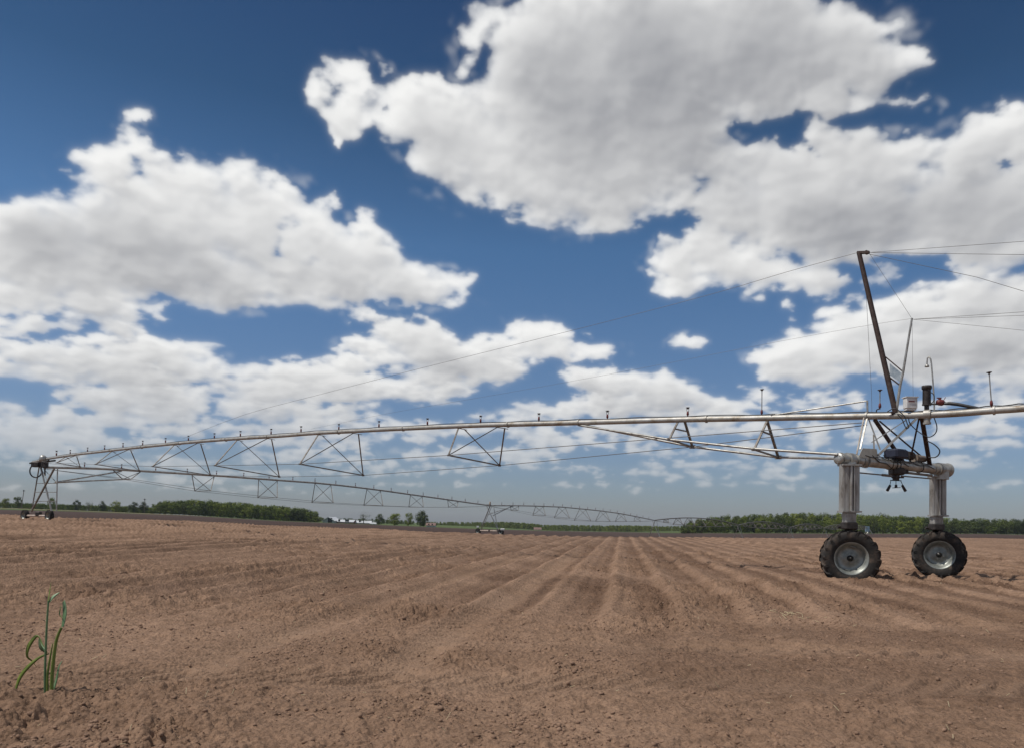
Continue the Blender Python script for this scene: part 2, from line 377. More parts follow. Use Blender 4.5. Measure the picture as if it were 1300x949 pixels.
# loose clods and straw
M['clod'] = noisy('soil clod', [(.16, .098, .066), (.23, .145, .098), (.31, .20, .14)], 14, 7, .95, 0, .4, 40, spec=.15)
def scatter_clods():
    t = (1 + 5 ** .5) / 2
    iv = np.array([(-1, t, 0), (1, t, 0), (-1, -t, 0), (1, -t, 0), (0, -1, t), (0, 1, t), (0, -1, -t), (0, 1, -t), (t, 0, -1), (t, 0, 1), (-t, 0, -1), (-t, 0, 1)], float)
    iv /= np.linalg.norm(iv[0])
    fc = np.array([(0, 11, 5), (0, 5, 1), (0, 1, 7), (0, 7, 10), (0, 10, 11), (1, 5, 9), (5, 11, 4), (11, 10, 2), (10, 7, 6), (7, 1, 8), (3, 9, 4), (3, 4, 2), (3, 2, 6), (3, 6, 8), (3, 8, 9), (4, 9, 5), (2, 4, 11), (6, 2, 10), (8, 6, 7), (9, 8, 1)])
    n = 110000
    Y = 2.6 * (34 / 2.6) ** (RNG.random(n) ** .9); u = RNG.uniform(-.8, .8, n); X = u * Y
    c, tr, lat = masks(X, Y)
    p = sst(-.1, .5, fbm(X * .6, Y * .6, 3, 15) + .25 * RNG.standard_normal(n)) * (1 - .85 * np.clip(tr + lat, 0, 1)) + .10
    gro = .5 - .5 * np.cos(2 * np.pi * (c + .10 * fbm(X * .35, Y * .35, 3, 3)) / PITCHROW); clus = sst(.0, .45, fbm(X * 1.6, Y * 1.6, 3, 81))
    p = p * (.22 + 1.3 * clus) * np.where(Y > 9, .35 + .65 * gro, 1)
    k = RNG.random(n) < p; X, Y = X[k], Y[k]; n = len(X)
    s = .003 + .012 * RNG.random(n) ** 5 + .0004 * Y
    big = RNG.random(n) < .012; s[big] *= 2.0
    Z = height(X, Y) + s * .15
    V = iv[None] * (1 + .45 * RNG.uniform(-1, 1, (n, 12, 1))) * s[:, None, None] * np.stack([RNG.uniform(.8, 1.4, n), RNG.uniform(.7, 1.3, n), RNG.uniform(.6, 1.0, n)], -1)[:, None]
    V += np.stack([X, Y, Z], -1)[:, None]
    fs = (fc[None] + 12 * np.arange(n)[:, None, None]).reshape(-1, 3)
    me = bpy.data.meshes.new('soil_clods'); me.vertices.add(n * 12); me.vertices.foreach_set('co', V.astype(np.float32).ravel())
    me.loops.add(fs.size); me.loops.foreach_set('vertex_index', fs.ravel().astype(np.int32))
    me.polygons.add(len(fs)); me.polygons.foreach_set('loop_start', np.arange(0, fs.size, 3, dtype=np.int32)); me.polygons.foreach_set('loop_total', np.full(len(fs), 3, np.int32))
    me.update(calc_edges=True); me.materials.append(M['clod'])
    tag(link('soil_clods', me), 'loose brown clods and crumbs of soil lying over the field', 'soil clods', kind='stuff')
scatter_clods()
_hz = None
def haze_box():
    m = bpy.data.materials.new('air'); m.use_nodes = True; nt = m.node_tree; nt.nodes.clear()
    o = nt.nodes.new('ShaderNodeOutputMaterial'); v = nt.nodes.new('ShaderNodeVolumePrincipled'); v.inputs['Density'].default_value = HAZE; v.inputs['Color'].default_value = (.80, .88, 1, 1); v.inputs['Anisotropy'].default_value = .2
    nt.links.new(v.outputs[0], o.inputs['Volume'])
    b = MB(); b.box((0, 0, 10), (8600, 8600, 84)); h = b.build('haze', m); tag(h, 'thin daylight haze over the fields', 'haze', kind='stuff')
HAZE = .00008
if HAZE: haze_box()
M['straw'] = noisy('dry straw', [(.42, .33, .20), (.58, .47, .30)], 10, 3, .8)
b_ = MB()
for i in range(170):
    Y = 3.0 * (25 / 3.0) ** random.random(); X = random.uniform(-.72, .72) * Y
    if i < 26: X = at(1012, 781, 9.4).x + random.gauss(0, .13); Y = 9.5 + random.gauss(0, .15)
    z = hz(X, Y, False) + .014; a = random.uniform(0, math.pi); l = random.uniform(.006, .018) if i >= 26 else random.uniform(.03, .07)
    d = Vector((math.cos(a) * l, math.sin(a) * l, random.uniform(-.01, .02)))
    p = Vector((X, Y, z)); b_.tube(p - d, p + d, .0012 + .00022 * Y, n=4)
tag(b_.build('straw_litter', M['straw']), 'bits of pale dry straw scattered on the soil', 'straw', kind='stuff')

# ------------------------------------------------------------------ irrigation machine geometry
PR = Vector((8.62, 17.0, 0)); PL = at(57, 584, 49.8); PL.z = 0
AD = (PL - PR).normalized()                       # along the near span, away from the camera
AN = Vector((AD.y, -AD.x, 0))                     # across it, away from the camera
if AN.y < 0: AN = -AN
T3 = at(622, 641, 94.0); T4 = at(831, 659.7, 137.0)
BD = Vector((T4.x - PL.x, T4.y - PL.y, 0)).normalized(); BN = Vector((BD.y, -BD.x, 0))
def onA(x, y): return onplane(x, y, PR, AD)

def catmull(pts, n=6):
    out = []
    for i in range(len(pts) - 1):
        p0 = pts[max(i - 1, 0)]; p1 = pts[i]; p2 = pts[i + 1]; p3 = pts[min(i + 2, len(pts) - 1)]
        for k in range(n):
            t = k / n
            out.append(.5 * ((2 * p1) + (p2 - p0) * t + (2 * p0 - 5 * p1 + 4 * p2 - p3) * t * t + (3 * p1 - p0 - 3 * p2 + p3) * t ** 3))
    out.append(pts[-1]); return out

# shared sprinkler pieces
def sprinkler_mesh(h, tall=False):
    b = MB(); b.lathe([(.014, 0), (.014, .03), (.028, .04), (.032, .07), (.026, .12), (.016, .14)], (0, 0, 0), (0, 0, 1), 10)
    d = MB()
    if tall:
        d.tube((0, 0, .13), (0, 0, h - .02), .012, n=6)
    else:
        for s in (-1, 1): d.tube((s * .02, 0, .12), (s * .03, 0, h - .03), .006, n=5)
    e = MB(); e.lathe([(.0, h + .012), (.05, h), (.055, h - .012), (.03, h - .02), (.015, h - .045), (0, h - .045)], (0, 0, 0), (0, 0, 1), 12)
    return b, d, e
_sp = {}
def sprinkler(p, parent, h=.24, sc=1.0, tall=False, tilt=(0, 0)):
    key = (h, tall)
    if key not in _sp:
        b, d, e = sprinkler_mesh(h, tall)
        o = b.build('sprinkler', M['red']); st = d.build('stem', M['galv' if tall else 'cap'], o); de = e.build('deflector', M['cap'], o)
        _sp[key] = (o, st, de); used = False
    else: used = True
    o, st, de = _sp[key]
    if used:
        o2 = o.copy(); COL.objects.link(o2)
        for c in (st, de):
            c2 = c.copy(); COL.objects.link(c2); c2.parent = o2
        o = o2
    o.location = Vector(p) - parent.location; o.scale = (sc,) * 3; o.rotation_euler = (tilt[0], tilt[1], 0); o.parent = parent
    return o

def local(parent, fn, name, mat):
    b = MB(); fn(b); return b.build(name, mat, parent, origin=parent.location)

# ---- near span
pipeA_px = [(1470, 500), (1380, 510), (1300, 517.8), (1262, 520.4), (1218, 524), (1180, 526), (1143, 527.2), (1080, 528.2), (1000, 529.6), (970, 530.3), (873, 532), (771, 535), (700, 537),
            (631, 538.8), (585, 540.4), (492, 544.5), (446, 547.0), (400, 549.4), (354, 553), (308, 555.8), (261, 559.2), (215, 563.3), (169, 568), (123, 573.3), (100, 575.9), (63, 581.3), (41, 586.2)]
pA = [onA(*p) for p in pipeA_px]
pAx = [p[0] for p in pipeA_px]; pAy = [p[1] for p in pipeA_px]
def pipeA(x): return onA(x, float(np.interp(x, pAx[::-1], pAy[::-1])))
rA = .076
spanA = empty('pipe_span', (pipeA(630).x, pipeA(630).y, 0))
tag(spanA, 'near arched galvanised irrigation pipe with V-shaped truss frames hanging below', 'irrigation span')
def f(b):
    pts = catmull(pA, 4); b.path(pts, rA, 16)
    for x in (1262, 1100, 897, 735, 645, 512, 430, 340, 287, 228, 180, 140):      # flanged joints
        p = pipeA(x); q2 = pipeA(x - 3); t = (q2 - p).normalized()
        b.tube(p - t * .02, p + t * .02, rA + .022, n=16)
local(spanA, f, 'water_pipe', M['pipe'])
def f(b):
    pts = [p + Vector((0, 0, rA + .016 + .012 * math.sin(i * 1.7))) for i, p in enumerate(catmull(pA[2:], 4))]
    b.path(pts, .014, 6)
local(spanA, f, 'control_cable', M['hose'])

def two_ray(near, far):
    r1, r2 = ray(*near), ray(*far)
    # t1 r1 , t2 r2 : symmetric about the span's vertical plane, joined square across it
    a1, a2 = r1.dot(AD), r2.dot(AD); n1, n2 = r1.dot(AN), r2.dot(AN); d = PR.dot(AN) * 2
    t1 = d / (n1 + n2 * a1 / a2); t2 = t1 * a1 / a2
    return CAM + r1 * t1, CAM + r2 * t2
trA = [((957.3, 570), (988, 579.8), 974, 974), ((849.5, 557.3), (879, 566.6), 860.4, 869.6), ((569.3, 577.3), (634.2, 590.2), 582, 632),
       ((380.5, 588.5), (461, 602.7), 404, 449), ((272.6, 590.4), (354.6, 604.7), 301, 340), ((193.5, 591.5), (267.3, 602.6), 221, 251),
       ((121.2, 588.8), (177.3, 597.3), 141.5, 163), ((71.5, 586.9), (101.8, 592), 82.6, 95)]
nearn, farn = [], []
for i, (nr_, fr_, x1, x2) in enumerate(trA):
    n_, f_ = two_ray(nr_, fr_); nearn.append(n_); farn.append(f_)
    def f(b, n_=n_, f_=f_, x1=x1, x2=x2, i=i):
        w, h = .045, .03
        p1, p2 = pipeA(x1) - Vector((0, 0, rA * .9)), pipeA(x2) - Vector((0, 0, rA * .9))
        if i < 2:
            b.bar(n_, p1, .05, .035); b.bar(f_, p2, .06, .045)
            b.bar(n_, f_, .05, .035); b.bar(p1.lerp(n_, .38), p2.lerp(f_, .38), .05, .03)
            b.box(n_, (.10, .10, .06)); b.box(f_, (.14, .12, .09))
        else:
            q1 = p1 + (f_ - p1).normalized() * .35; q2 = p2 + (f_ - p2).normalized() * .0
            b.bar(n_, p1, w, h); b.bar(n_, p2, w, h); b.bar(f_, p2 + (p2 - p1).normalized() * .30 - Vector((0, 0, .05)), w, h)
            b.bar(f_, p1 + (p2 - p1).normalized() * .28 - Vector((0, 0, .04)), w * .8, h * .8)
            b.bar(n_, f_, .05, .04)
            b.bar(p1, p1 + (p2 - p1).normalized() * .28 + AN * .14 - Vector((0, 0, .05)), .06, .02)
            b.bar(p2 - (p2 - p1).normalized() * .1, p2 + (p2 - p1).normalized() * .32 + AN * .14 - Vector((0, 0, .06)), .06, .02)
            b.box(n_, (.07, .07, .05)); b.box(f_, (.09, .09, .07))
    local(spanA, f, 'truss_frame', M['truss'])
tn = pipeA(1099) - Vector((0, 0, .16)) - AN * .12; tf = pipeA(1099) - Vector((0, 0, .19)) + AN * .12
def f(b): b.path([tn] + nearn[2:] + [pipeA(48) - Vector((0, 0, .05))], .011, 6); 
local(spanA, f, 'truss_rod', M['wire'])
def f(b): b.path([tf, farn[1]] + farn[2:] + [pipeA(48) - Vector((0, 0, .08))], .011, 6)
local(spanA, f, 'truss_rod', M['wire'])
# tubular struts from tower to pipe
BL, BR = at(1064.5, 581.5, 16.5), at(1199, 596, 18.3)      # cross beam ends
BX = (BR - BL).normalized()
def f(b):
    s = pipeA(735) - Vector((0, 0, rA)); b.path([s, nearn[1], nearn[0] + Vector((0, 0, .02)), BL + Vector((-.02, .0, .09))], .030, 8)
local(spanA, f, 'strut', M['galv'])
def f(b):
    s = pipeA(741) - Vector((0, 0, rA)); b.path([s, farn[1], farn[0], at(1063, 581.5, 16.7)], .030, 8)
local(spanA, f, 'strut', M['galv'])
for x, sc in ((873, 1.05), (771, 1.05), (684, 1.05), (610, 1.05), (542.5, 1.05), (481, 1.05), (430, 1), (382, 1.1), (344, 1.1), (305, 1.1), (272, 1.1), (239, 1.1), (210, 1.1), (181, 1.1), (156, 1.1), (132.6, 1.1), (111, 1.1), (89, 1.1), (71.5, 1.5), (54, 1.1)):
    sprinkler(pipeA(x) + Vector((0, 0, rA)), spanA, .24, sc)
sprinkler(pipeA(967) + Vector((0, 0, rA)), spanA, .66, 1, True)
sprinkler(pipeA(1117) + Vector((0, 0, rA + .08)), spanA, .45, 1, True)
sprinkler(pipeA(1259) + Vector((0, 0, rA)), spanA, .74, 1, True, (0, -.075))
def f(b): b.path([pipeA(1112) + Vector((0, 0, rA * .8)), pipeA(1113) + Vector((0, 0, rA + .07)), pipeA(1117) + Vector((0, 0, rA + .10))], .014, 6)
local(spanA, f, 'drop_hose', M['hose'])
def f(b):
    a = onA(1101, 508.5); e = pipeA(983) + Vector((0, 0, rA)); b.tube(a, e, .018, n=8); b.box(e, (.18, .05, .05))
local(spanA, f, 'tie_rod', M['galv'])

# ---- wheels
def tyre_mb(Ro, w, nl=20):
    b = MB(); ri = Ro * .56; h = w / 2
    pr = [(ri, -h * .70), (ri * 1.06, -h * .86), (Ro * .72, -h), (Ro * .86, -h * .97), (Ro * .935, -h * .78), (Ro * .945, 0), (Ro * .935, h * .78), (Ro * .86, h * .97), (Ro * .72, h), (ri * 1.06, h * .86), (ri, h * .70), (ri * .99, 0), (ri, -h * .70)]
    b.lathe(pr, (0, 0, 0), (0, 1, 0), 48)
    for k in range(nl):                                     # chevron lugs
        for sgn in (-1, 1):
            a0 = 2 * math.pi * (k + (.5 if sgn > 0 else 0)) / nl
            st = []
            for (yy, da, rt) in ((.02, .0, 1.0), (.45, .09, 1.0), (.86, .17, .985), (1.03, .21, .93), (1.0, .225, .84)):
                st.append((sgn * h * yy, a0 + da * 1.35, Ro * rt))
            vs = []
            for (y, a, rt) in st:
                for (dr, dw) in ((-.055, -1.25), (0, -.8), (0, .8), (-.055, 1.25)):
                    rr_ = rt + dr * Ro * 1.2; aa = a + dw * .032 * (1.0 / (Ro * 1.0)) * .66
                    vs.append((rr_ * math.cos(aa), y, rr_ * math.sin(aa)))
            fs = []
            for i in range(len(st) - 1):
                for j in range(3):
                    fs.append((i * 4 + j, i * 4 + j + 1, i * 4 + 5 + j, i * 4 + 4 + j))
            fs += [(0, 3, 2, 1), tuple(range(len(vs) - 4, len(vs)))]
            b.add(vs, fs)
    return b
def rim_mb(Ro, w):
    b = MB(); ri = Ro * .565; h = w / 2
    b.lathe([(ri * 1.02, -h * .86), (ri * .95, -h * .84), (ri * .90, -h * .55), (ri * .86, -h * .50), (ri * .80, -h * .12), (ri * .70, h * .10), (ri * .45, h * .12), (ri * .36, -h * .05), (ri * .16, -h * .08), (0, -h * .08)], (0, 0, 0), (0, 1, 0), 48)
    b.lathe([(ri * 1.02, h * .86), (ri * .92, h * .6), (ri * .86, h * .3), (ri * .78, -h * .08)], (0, 0, 0), (0, 1, 0), 48)
    for k in range(8):
        a = 2 * math.pi * k / 8; p = Vector((math.cos(a) * ri * .30, -h * .10, math.sin(a) * ri * .30)); b.tube(p + Vector((0, .02, 0)), p - Vector((0, .02, 0)), ri * .03, n=6)
    for k in range(2):                                       # slotted clamps on the dish
        a = -math.pi / 2 + .05 + math.pi * k; p = Vector((math.cos(a) * ri * .74, -h * .16, math.sin(a) * ri * .74)); b.box(p, (ri * .34, .03, ri * .08), bev=.004)
    return b
def hub_mb(Ro, w):
    b = MB(); h = w / 2; r = Ro * .11
    b.lathe([(r, h * .1), (r, -h * .22), (r * .8, -h * .36), (r * .35, -h * .42), (r * .3, -h * .55), (0, -h * .55)], (0, 0, 0), (0, 1, 0), 16)
    return b
def make_wheel(Ro, w):
    t = tyre_mb(Ro, w, 18).build('wheel', M['tyre'])
    rim_mb(Ro, w).build('rim', M['rim'], t); hub_mb(Ro, w).build('hub', M['hub'], t)
    return t
def put_wheel(src, parent, pos, normal, used, spin=0):
    o = copy_tree(src) if used else src
    a = math.atan2(normal[1], normal[0]) + math.pi / 2      # local -Y -> normal
    o.rotation_euler = (0, spin, a); o.parent = parent; o.location = Vector(pos) - parent.location
    return o
bigwheel = make_wheel(.625, .34)

# ---- near tower (corner tower on two heavy galvanised legs)
tR = empty('drive_tower', (PR.x, PR.y, 0))
tag(tR, 'tall wheeled corner tower on two thick galvanised legs with large lugged tyres', 'drive tower')
wn = Vector((-.20, -.98, 0)).normalized()
W1, W2 = at(1079, 707.9, 16.5), at(1192, 703.5, 18.3)
put_wheel(bigwheel, tR, W1, wn, False, .3); put_wheel(bigwheel, tR, W2, (Vector((-.40, -.92, 0))).normalized(), True, 1.1).scale = (.955,) * 3
def leg(x0, x1, ytop, ybot, xp0, xp1, yp, yd0, yd1, Z):
    cx = (x0 + x1) / 2; wpx = (x1 - x0) / F * Z
    top, bot = at(cx, ytop, Z), at(cx, ybot, Z); bot = Vector((top.x, top.y, bot.z))
    def f(b):
        r = wpx * .20
        vx = Vector((BX.x, BX.y, 0)).normalized(); vy = Vector((-vx.y, vx.x, 0))
        b.box((top + bot) / 2, (wpx * .62, wpx * .5, top.z - bot.z), (Vector((1, 0, 0)), Vector((0, 1, 0)), Vector((0, 0, 1))), .02)
        for sx, sy, rr_ in ((-.34, -.05, r), (.33, -.02, r * .95), (-.02, -.30, r * .34), (.13, -.30, r * .22)):
            o = Vector((wpx * sx, wpx * sy, 0)); b.tube(bot + o, top + o, rr_, n=14)
        for zz in (.985, .02):
            c = bot.lerp(top, zz); b.box(c - Vector((0, .02, 0)), (wpx * .98, wpx * .72, .035))
    local(tR, f, 'leg', M['oldgalv'])
    pc = (xp0 + xp1) / 2; pw = (xp1 - xp0) / F * Z; c0 = at(pc, ybot, Z); c1 = at(pc, yp, Z)
    def f(b):
        b.box((c0 + c1) / 2 + Vector((0, 0, -.02)), (pw, pw, c0.z - c1.z + .04), bev=.012)
        b.box(c0.lerp(c1, .3), (pw * 1.08, pw * 1.08, .02))
    local(tR, f, 'leg_extension', M['oldgalv'])
    return c1
e1 = leg(1066, 1090.5, 589, 650, 1071.5, 1084.5, 662.5, 662, 672, 16.5)
e2 = leg(1180.5, 1200.5, 604, 655, 1183, 1194.5, 664.5, 663, 675, 18.3)
for (c, W, nn) in ((e1, W1, wn), (e2, W2, wn)):
    def f(b, c=c, W=W):
        bk = -nn * .30
        b.box(c + Vector((0, 0, -.07)), (.27, .30, .16), bev=.02)
        b.bar(c + Vector((0, .02, -.1)), W + bk + Vector((0, 0, .0)), .16, .05)
        b.tube(W + bk * .9, W, .06, n=10); b.box(W + bk, (.26, .2, .26), bev=.03)
        b.tube(c + Vector((-.2, .12, -.1)), c + Vector((.22, .12, -.13)), .035, n=8)
    local(tR, f, 'axle_bracket', M['dark'])
def f(b):
    b.tube(BL, BR, .118, n=24)
    for t_, rr_, l in ((.02, .14, .05), (.09, .155, .16), (.14, .14, .04), (.20, .135, .03), (.235, .15, .03), (.88, .135, .03), (.93, .15, .14)):
        c = BL.lerp(BR, t_); b.tube(c - BX * l / 2, c + BX * l / 2, rr_, n=24)
    b.lathe([(.16, -.28), (.165, .08), (.175, .085), (.175, .12), (.05, .125), (0, .125)], BR, BX, 24)
    b.lathe([(0, -.02), (.115, -.02), (.128, 0), (.128, .03)], BL, BX, 24)
    for k in range(6):
        a = k * math.pi / 3; b.tube(BL - BX * .035 + Vector((0, math.sin(a) * .095, math.cos(a) * .095)), BL + Vector((0, math.sin(a) * .095, math.cos(a) * .095)), .012, n=6)
    b.tube(BL.lerp(BR, .09) - Vector((0, 0, .05)), BL.lerp(BR, .09) - Vector((0, 0, .24)), .155, n=20)
    b.tube(BR - BX * .12 - Vector((0, 0, .05)), BR - BX * .12 - Vector((0, 0, .24)), .165, n=20)
local(tR, f, 'cross_beam', M['galv'])
def T(x, y, dz=0.0):      # point on the cross-beam's vertical plane
    p = onplane(x, y, BL, BX); p.y += dz; return p
TOP = lambda x, y, s=0: (lambda p: p + AN * s)(onA(x, y))
mem = [  # (top pixel, bottom pixel, half width, material, end offsets)
    ((1101, 508), (1101.5, 527), .028, 'galv'), ((1101.5, 527), (1092, 570), .022, 'galv'), ((1097.5, 526), (1087.6, 576), .020, 'truss'),
    ((1102, 529), (1117.3, 570), .024, 'galv'), ((1109, 551), (1110, 576), .02, 'truss'), ((1168.6, 526), (1107, 585), .042, 'galv'),
    ((1110.4, 532), (1146, 585), .048, 'rust'), ((1116.7, 534), (1176, 584), .020, 'rust'), ((1150, 533), (1106.6, 561), .018, 'galv'),
    ((1170, 528), (1181, 593), .058, 'rust'), ((1167, 529), (1154.7, 588), .022, 'rust')]
for (x0, y0), (x1, y1), w, mt_ in mem:
    def f(b, x0=x0, y0=y0, x1=x1, y1=y1, w=w):
        a = onA(x0, y0); c = T(x1, y1) if y1 > 545 else onA(x1, y1)
        b.bar(a, c, w * 1.5, w * 1.2)
    local(tR, f, 'brace', M[mt_])
def f(b):
    v = [T(1092, 569, -.13), T(1109.5, 570, -.13), T(1111, 578, -.13), T(1109, 587, -.13), T(1087.5, 579, -.13), T(1088.5, 576, -.13)]
    n = len(v); w = [p + Vector((0, .02, 0)) for p in v]
    b.add(v + w, [tuple(range(n)), tuple(range(n, 2 * n))[::-1]] + [(i, (i + 1) % n, n + (i + 1) % n, n + i) for i in range(n)])
local(tR, f, 'gusset_plate', M['plate'])
def f(b): b.tube(T(1091, 599.5), T(1128, 603), .017, n=6); b.tube(T(1120, 602.2), T(1131, 603.4), .03, n=8); b.tube(T(1144, 603.5), T(1182, 607), .017, n=6); b.tube(T(1148, 599), T(1183, 603), .03, n=8)
local(tR, f, 'steering_rod', M['truss'])
def f(b):
    c = T(1138.5, 598); b.box(c, (.30, .26, .16), bev=.03); b.tube(c + Vector((-.02, 0, -.05)), c + Vector((-.02, 0, -.20)), .09, .07, n=12)
    b.box(c + Vector((.14, 0, .0)), (.22, .14, .1), bev=.02); b.tube(c + Vector((-.16, -.08, -.14)), c + Vector((.12, -.08, -.14)), .02, n=6)
local(tR, f, 'steering_gearbox', M['dark'])
def f(b):
    b.tube(T(1130.5, 609), T(1144, 609.5), .012, n=6)
    for x, y, x2, y2 in ((1131, 609, 1129.5, 616), (1143.5, 609.5, 1146.5, 616), (1137.5, 609, 1137.5, 616), (1133, 618.6, 1143, 618.2)): b.tube(T(x, y), T(x2, y2), .008, n=5)
    for x, y, x2, y2 in ((1130, 615.5, 1126.5, 622), (1145.5, 615.5, 1149.5, 622.5), (1137.5, 614.5, 1137.5, 618.5)): b.tube(T(x, y), T(x2, y2), .028, .034, n=8)
local(tR, f, 'sensor_arms', M['dark'])
def f(b): c = T(1136, 576, -.05); b.box(c, (.44, .36, .22), (BX, Vector((-BX.y, BX.x, 0)), Vector((0, 0, 1))), .04)
local(tR, f, 'motor_cover', M['navy'])
def f(b): c = T(1153.5, 578, -.05); b.tube(c - BX * .10, c + BX * .08, .10, n=14); b.box(c - BX * .04 + Vector((0, -.12, .02)), (.1, .04, .1))
local(tR, f, 'motor', M['dark'])
def f(b): c = T(1167, 581.5); b.tube(c - BX * .17, c + BX * .17, .085, n=16); b.tube(c - BX * .19, c - BX * .14, .10, n=16)
local(tR, f, 'gear_drum', M['tan'])
# cables strapped round the beam
def f(b):
    for x0, y0, x1, y1, sg in ((1110, 577, 1140, 588, .05), (1118, 578, 1150, 592, .06), (1136, 583, 1175, 587, .05), (1095, 578, 1122, 582, .03), (1104, 578, 1128, 594, .05), (1150, 584, 1182, 595, .05)):
        p, q2 = T(x0, y0, -.13), T(x1, y1, -.13)
        b.path(catmull([p, p.lerp(q2, .35) - Vector((0, .02, sg)), p.lerp(q2, .7) - Vector((0, .03, -sg * .3)), q2], 4), .010, 5)
    for t_ in (.45, .49, .52, .74):
        c = BL.lerp(BR, t_); vs = []
        pts = [c + Vector((0, 0, 1)) * (.128 * math.cos(a)) + Vector((-BX.y, BX.x, 0)) * (.128 * math.sin(a)) for a in np.linspace(0, 6.283, 17)]
        b.path(pts, .008, 5)
local(tR, f, 'cable_loom', M['hose'])
def f(b):
    P_ = lambda l: catmull([onA(*p) - AN * .12 for p in l], 5)
    b.path(P_([(1187, 530), (1190.5, 540), (1190, 548), (1185, 553.5), (1178, 554.5), (1166, 547), (1157, 538), (1155, 531)]), .012, 6)
    b.path(P_([(1178, 559.5), (1187, 564), (1194, 571), (1193, 577), (1188, 580.5), (1180, 580.5)]), .014, 6)
    b.path(P_([(1144, 523), (1150, 529), (1153, 537), (1155, 543), (1151, 542), (1147, 533), (1141, 526)]), .012, 6)
    b.path(P_([(1128, 523), (1136, 519), (1142, 521), (1148, 527)]), .012, 6)
    b.path(P_([(1182, 498), (1187, 502), (1187, 509), (1182, 514), (1179, 519)]), .010, 6)
local(tR, f, 'loose_hose', M['hose'])
def f(b):
    b.path([onA(1199, 512), onA(1205, 511.5), onA(1216, 512.8), onA(1230, 515.6), onA(1242, 517.6)], [.03, .04, .038, .036, .03], 10)
    b.tube(onA(1182, 512.5), onA(1190, 512.5), .02, n=8)
local(tR, f, 'feed_hose', M['hose'])
def f(b):
    c0, c1 = onA(1176.5, 513), onA(1176.5, 491); b.tube(c0, c1, .078, n=16)
    b.lathe([(0, .03), (.10, .03), (.105, 0), (.10, -.05), (.08, -.055)], c1, (0, 0, 1), 16); b.tube(onA(1176.5, 514), onA(1176.5, 520), .05, n=10)
    b.tube(onA(1176.5, 512.5), onA(1176.5, 514), .095, n=14)
    for s in (-1, 1): b.tube(c0 + Vector((s * .09, 0, -.03)), c1 + Vector((s * .085, 0, 0)), .008, n=5)
local(tR, f, 'slip_ring_housing', M['dark'])
def f(b): b.tube(onA(1177, 527), onA(1177, 537.5), .065, n=14); b.tube(onA(1177, 535.5), onA(1177, 538), .08, n=14); b.tube(onA(1173, 526), onA(1182, 525.4), rA + .035, n=16)
local(tR, f, 'swivel_joint', M['brass'] if False else M['pipe'])
def f(b):
    c = onA(1155.5, 511.5); b.box(c, (.25, .17, .25), bev=.015); b.box(c + Vector((0, 0, .13)), (.28, .20, .02)); b.box(c - Vector((0, 0, .14)), (.22, .12, .04))
bx_ = local(tR, f, 'control_box', M['white'])
def f(b): c = onA(1155, 510.5); b.box(c + Vector((-.01, -.10, .01)), (.13, .006, .028))
b_ = MB(); f(b_); s_ = b_.build('sticker', M['red'], bx_, origin=tR.location)
def f(b):
    c = onA(1194, 510.5); b.lathe([(.0, -.09), (.05, -.08), (.07, -.03), (.07, .03), (.05, .07), (.03, .10), (0, .10)], c, Vector((1, 0, -.1)), 12)
    b.tube(c, c + Vector((-.02, 0, .09)), .03, n=8); b.box(c + Vector((-.03, 0, .10)), (.09, .04, .02)); b.tube(c + Vector((.05, 0, .02)), c + Vector((.11, 0, .12)), .008, n=5)
local(tR, f, 'valve', M['red'])
def f(b):
    pts = [(1186, 526), (1186, 512), (1185.5, 500), (1184, 480), (1182.5, 462), (1181.5, 456), (1179.5, 452.6), (1177.3, 454.5), (1176.8, 460), (1176.8, 464)]
    b.path([onA(*p) for p in pts], .016, 8); c = onA(1176.8, 464.8); b.lathe([(.0, .04), (.035, .03), (.045, 0), (.045, -.02), (.0, -.03)], c, (0, 0, 1), 12)
local(tR, f, 'vent_pipe', M['galv'])
# mast with its stay wires
mB, mT = onA(1137, 523.5), onA(1090.5, 321)
def f(b): b.path([mB, mB.lerp(mT, .5), mT], [.062, .058, .052], 10); b.tube(mB - Vector((.1, 0, .02)), mB + Vector((.1, 0, -.02)), .05, n=8)
local(tR, f, 'mast', M['rust'])
def f(b):
    c = mT; d = (onA(1103, 320.5) - onA(1089, 321)).normalized(); b.bar(c - d * .04, c + d * .23, .09, .055)
    b.tube(c + d * .17 - AN * .04, c + d * .17 + AN * .04, .045, n=12)
local(tR, f, 'cable_head', M['rust'])
def f(b):
    b.path([onA(1138, 521), onA(1142.8, 489), onA(1146.4, 473), onA(1157.8, 404)], [.032, .03, .028, .022], 8)
    b.bar(onA(1139, 521), onA(1150, 530), .05, .05); b.bar(onA(1150, 530), onA(1146, 522), .04, .04)
local(tR, f, 'side_mast', M['galv'])
def f(b): b.tube(onA(1121.8, 451), onA(1145.6, 471), .015, n=6); b.tube(onA(1128.5, 478), onA(1142.8, 489), .018, n=6)
local(tR, f, 'mast_tie', M['rust'])
def f(b):
    v = [onA(1129.5, 461), onA(1144, 473), onA(1141.5, 484), onA(1129.5, 476)]; w = [p + AN * .008 for p in v]
    b.add(v + w, [(0, 1, 2, 3), (7, 6, 5, 4), (0, 4, 5, 1), (1, 5, 6, 2), (2, 6, 7, 3), (3, 7, 4, 0)])
local(tR, f, 'tie_plate', noisy('blue grey plate', [(.22, .28, .33), (.42, .47, .50)], 9, 5, .5, .2))
def wire(pts, r=.006):
    def f(b): b.path(pts, r, 5)
    return local(tR, f, 'stay_wire', M['wire'])
wire(catmull([onA(*p) for p in ((1088, 321), (1000, 345), (905, 373), (760, 411), (620, 446), (500, 476), (400, 502), (310, 526), (232, 556))], 3), .0055)
wire(catmull([onA(*p) for p in ((1157, 404.5), (1085, 416), (950, 441), (800, 470), (640, 499), (500, 523), (395, 544))], 3), .003)
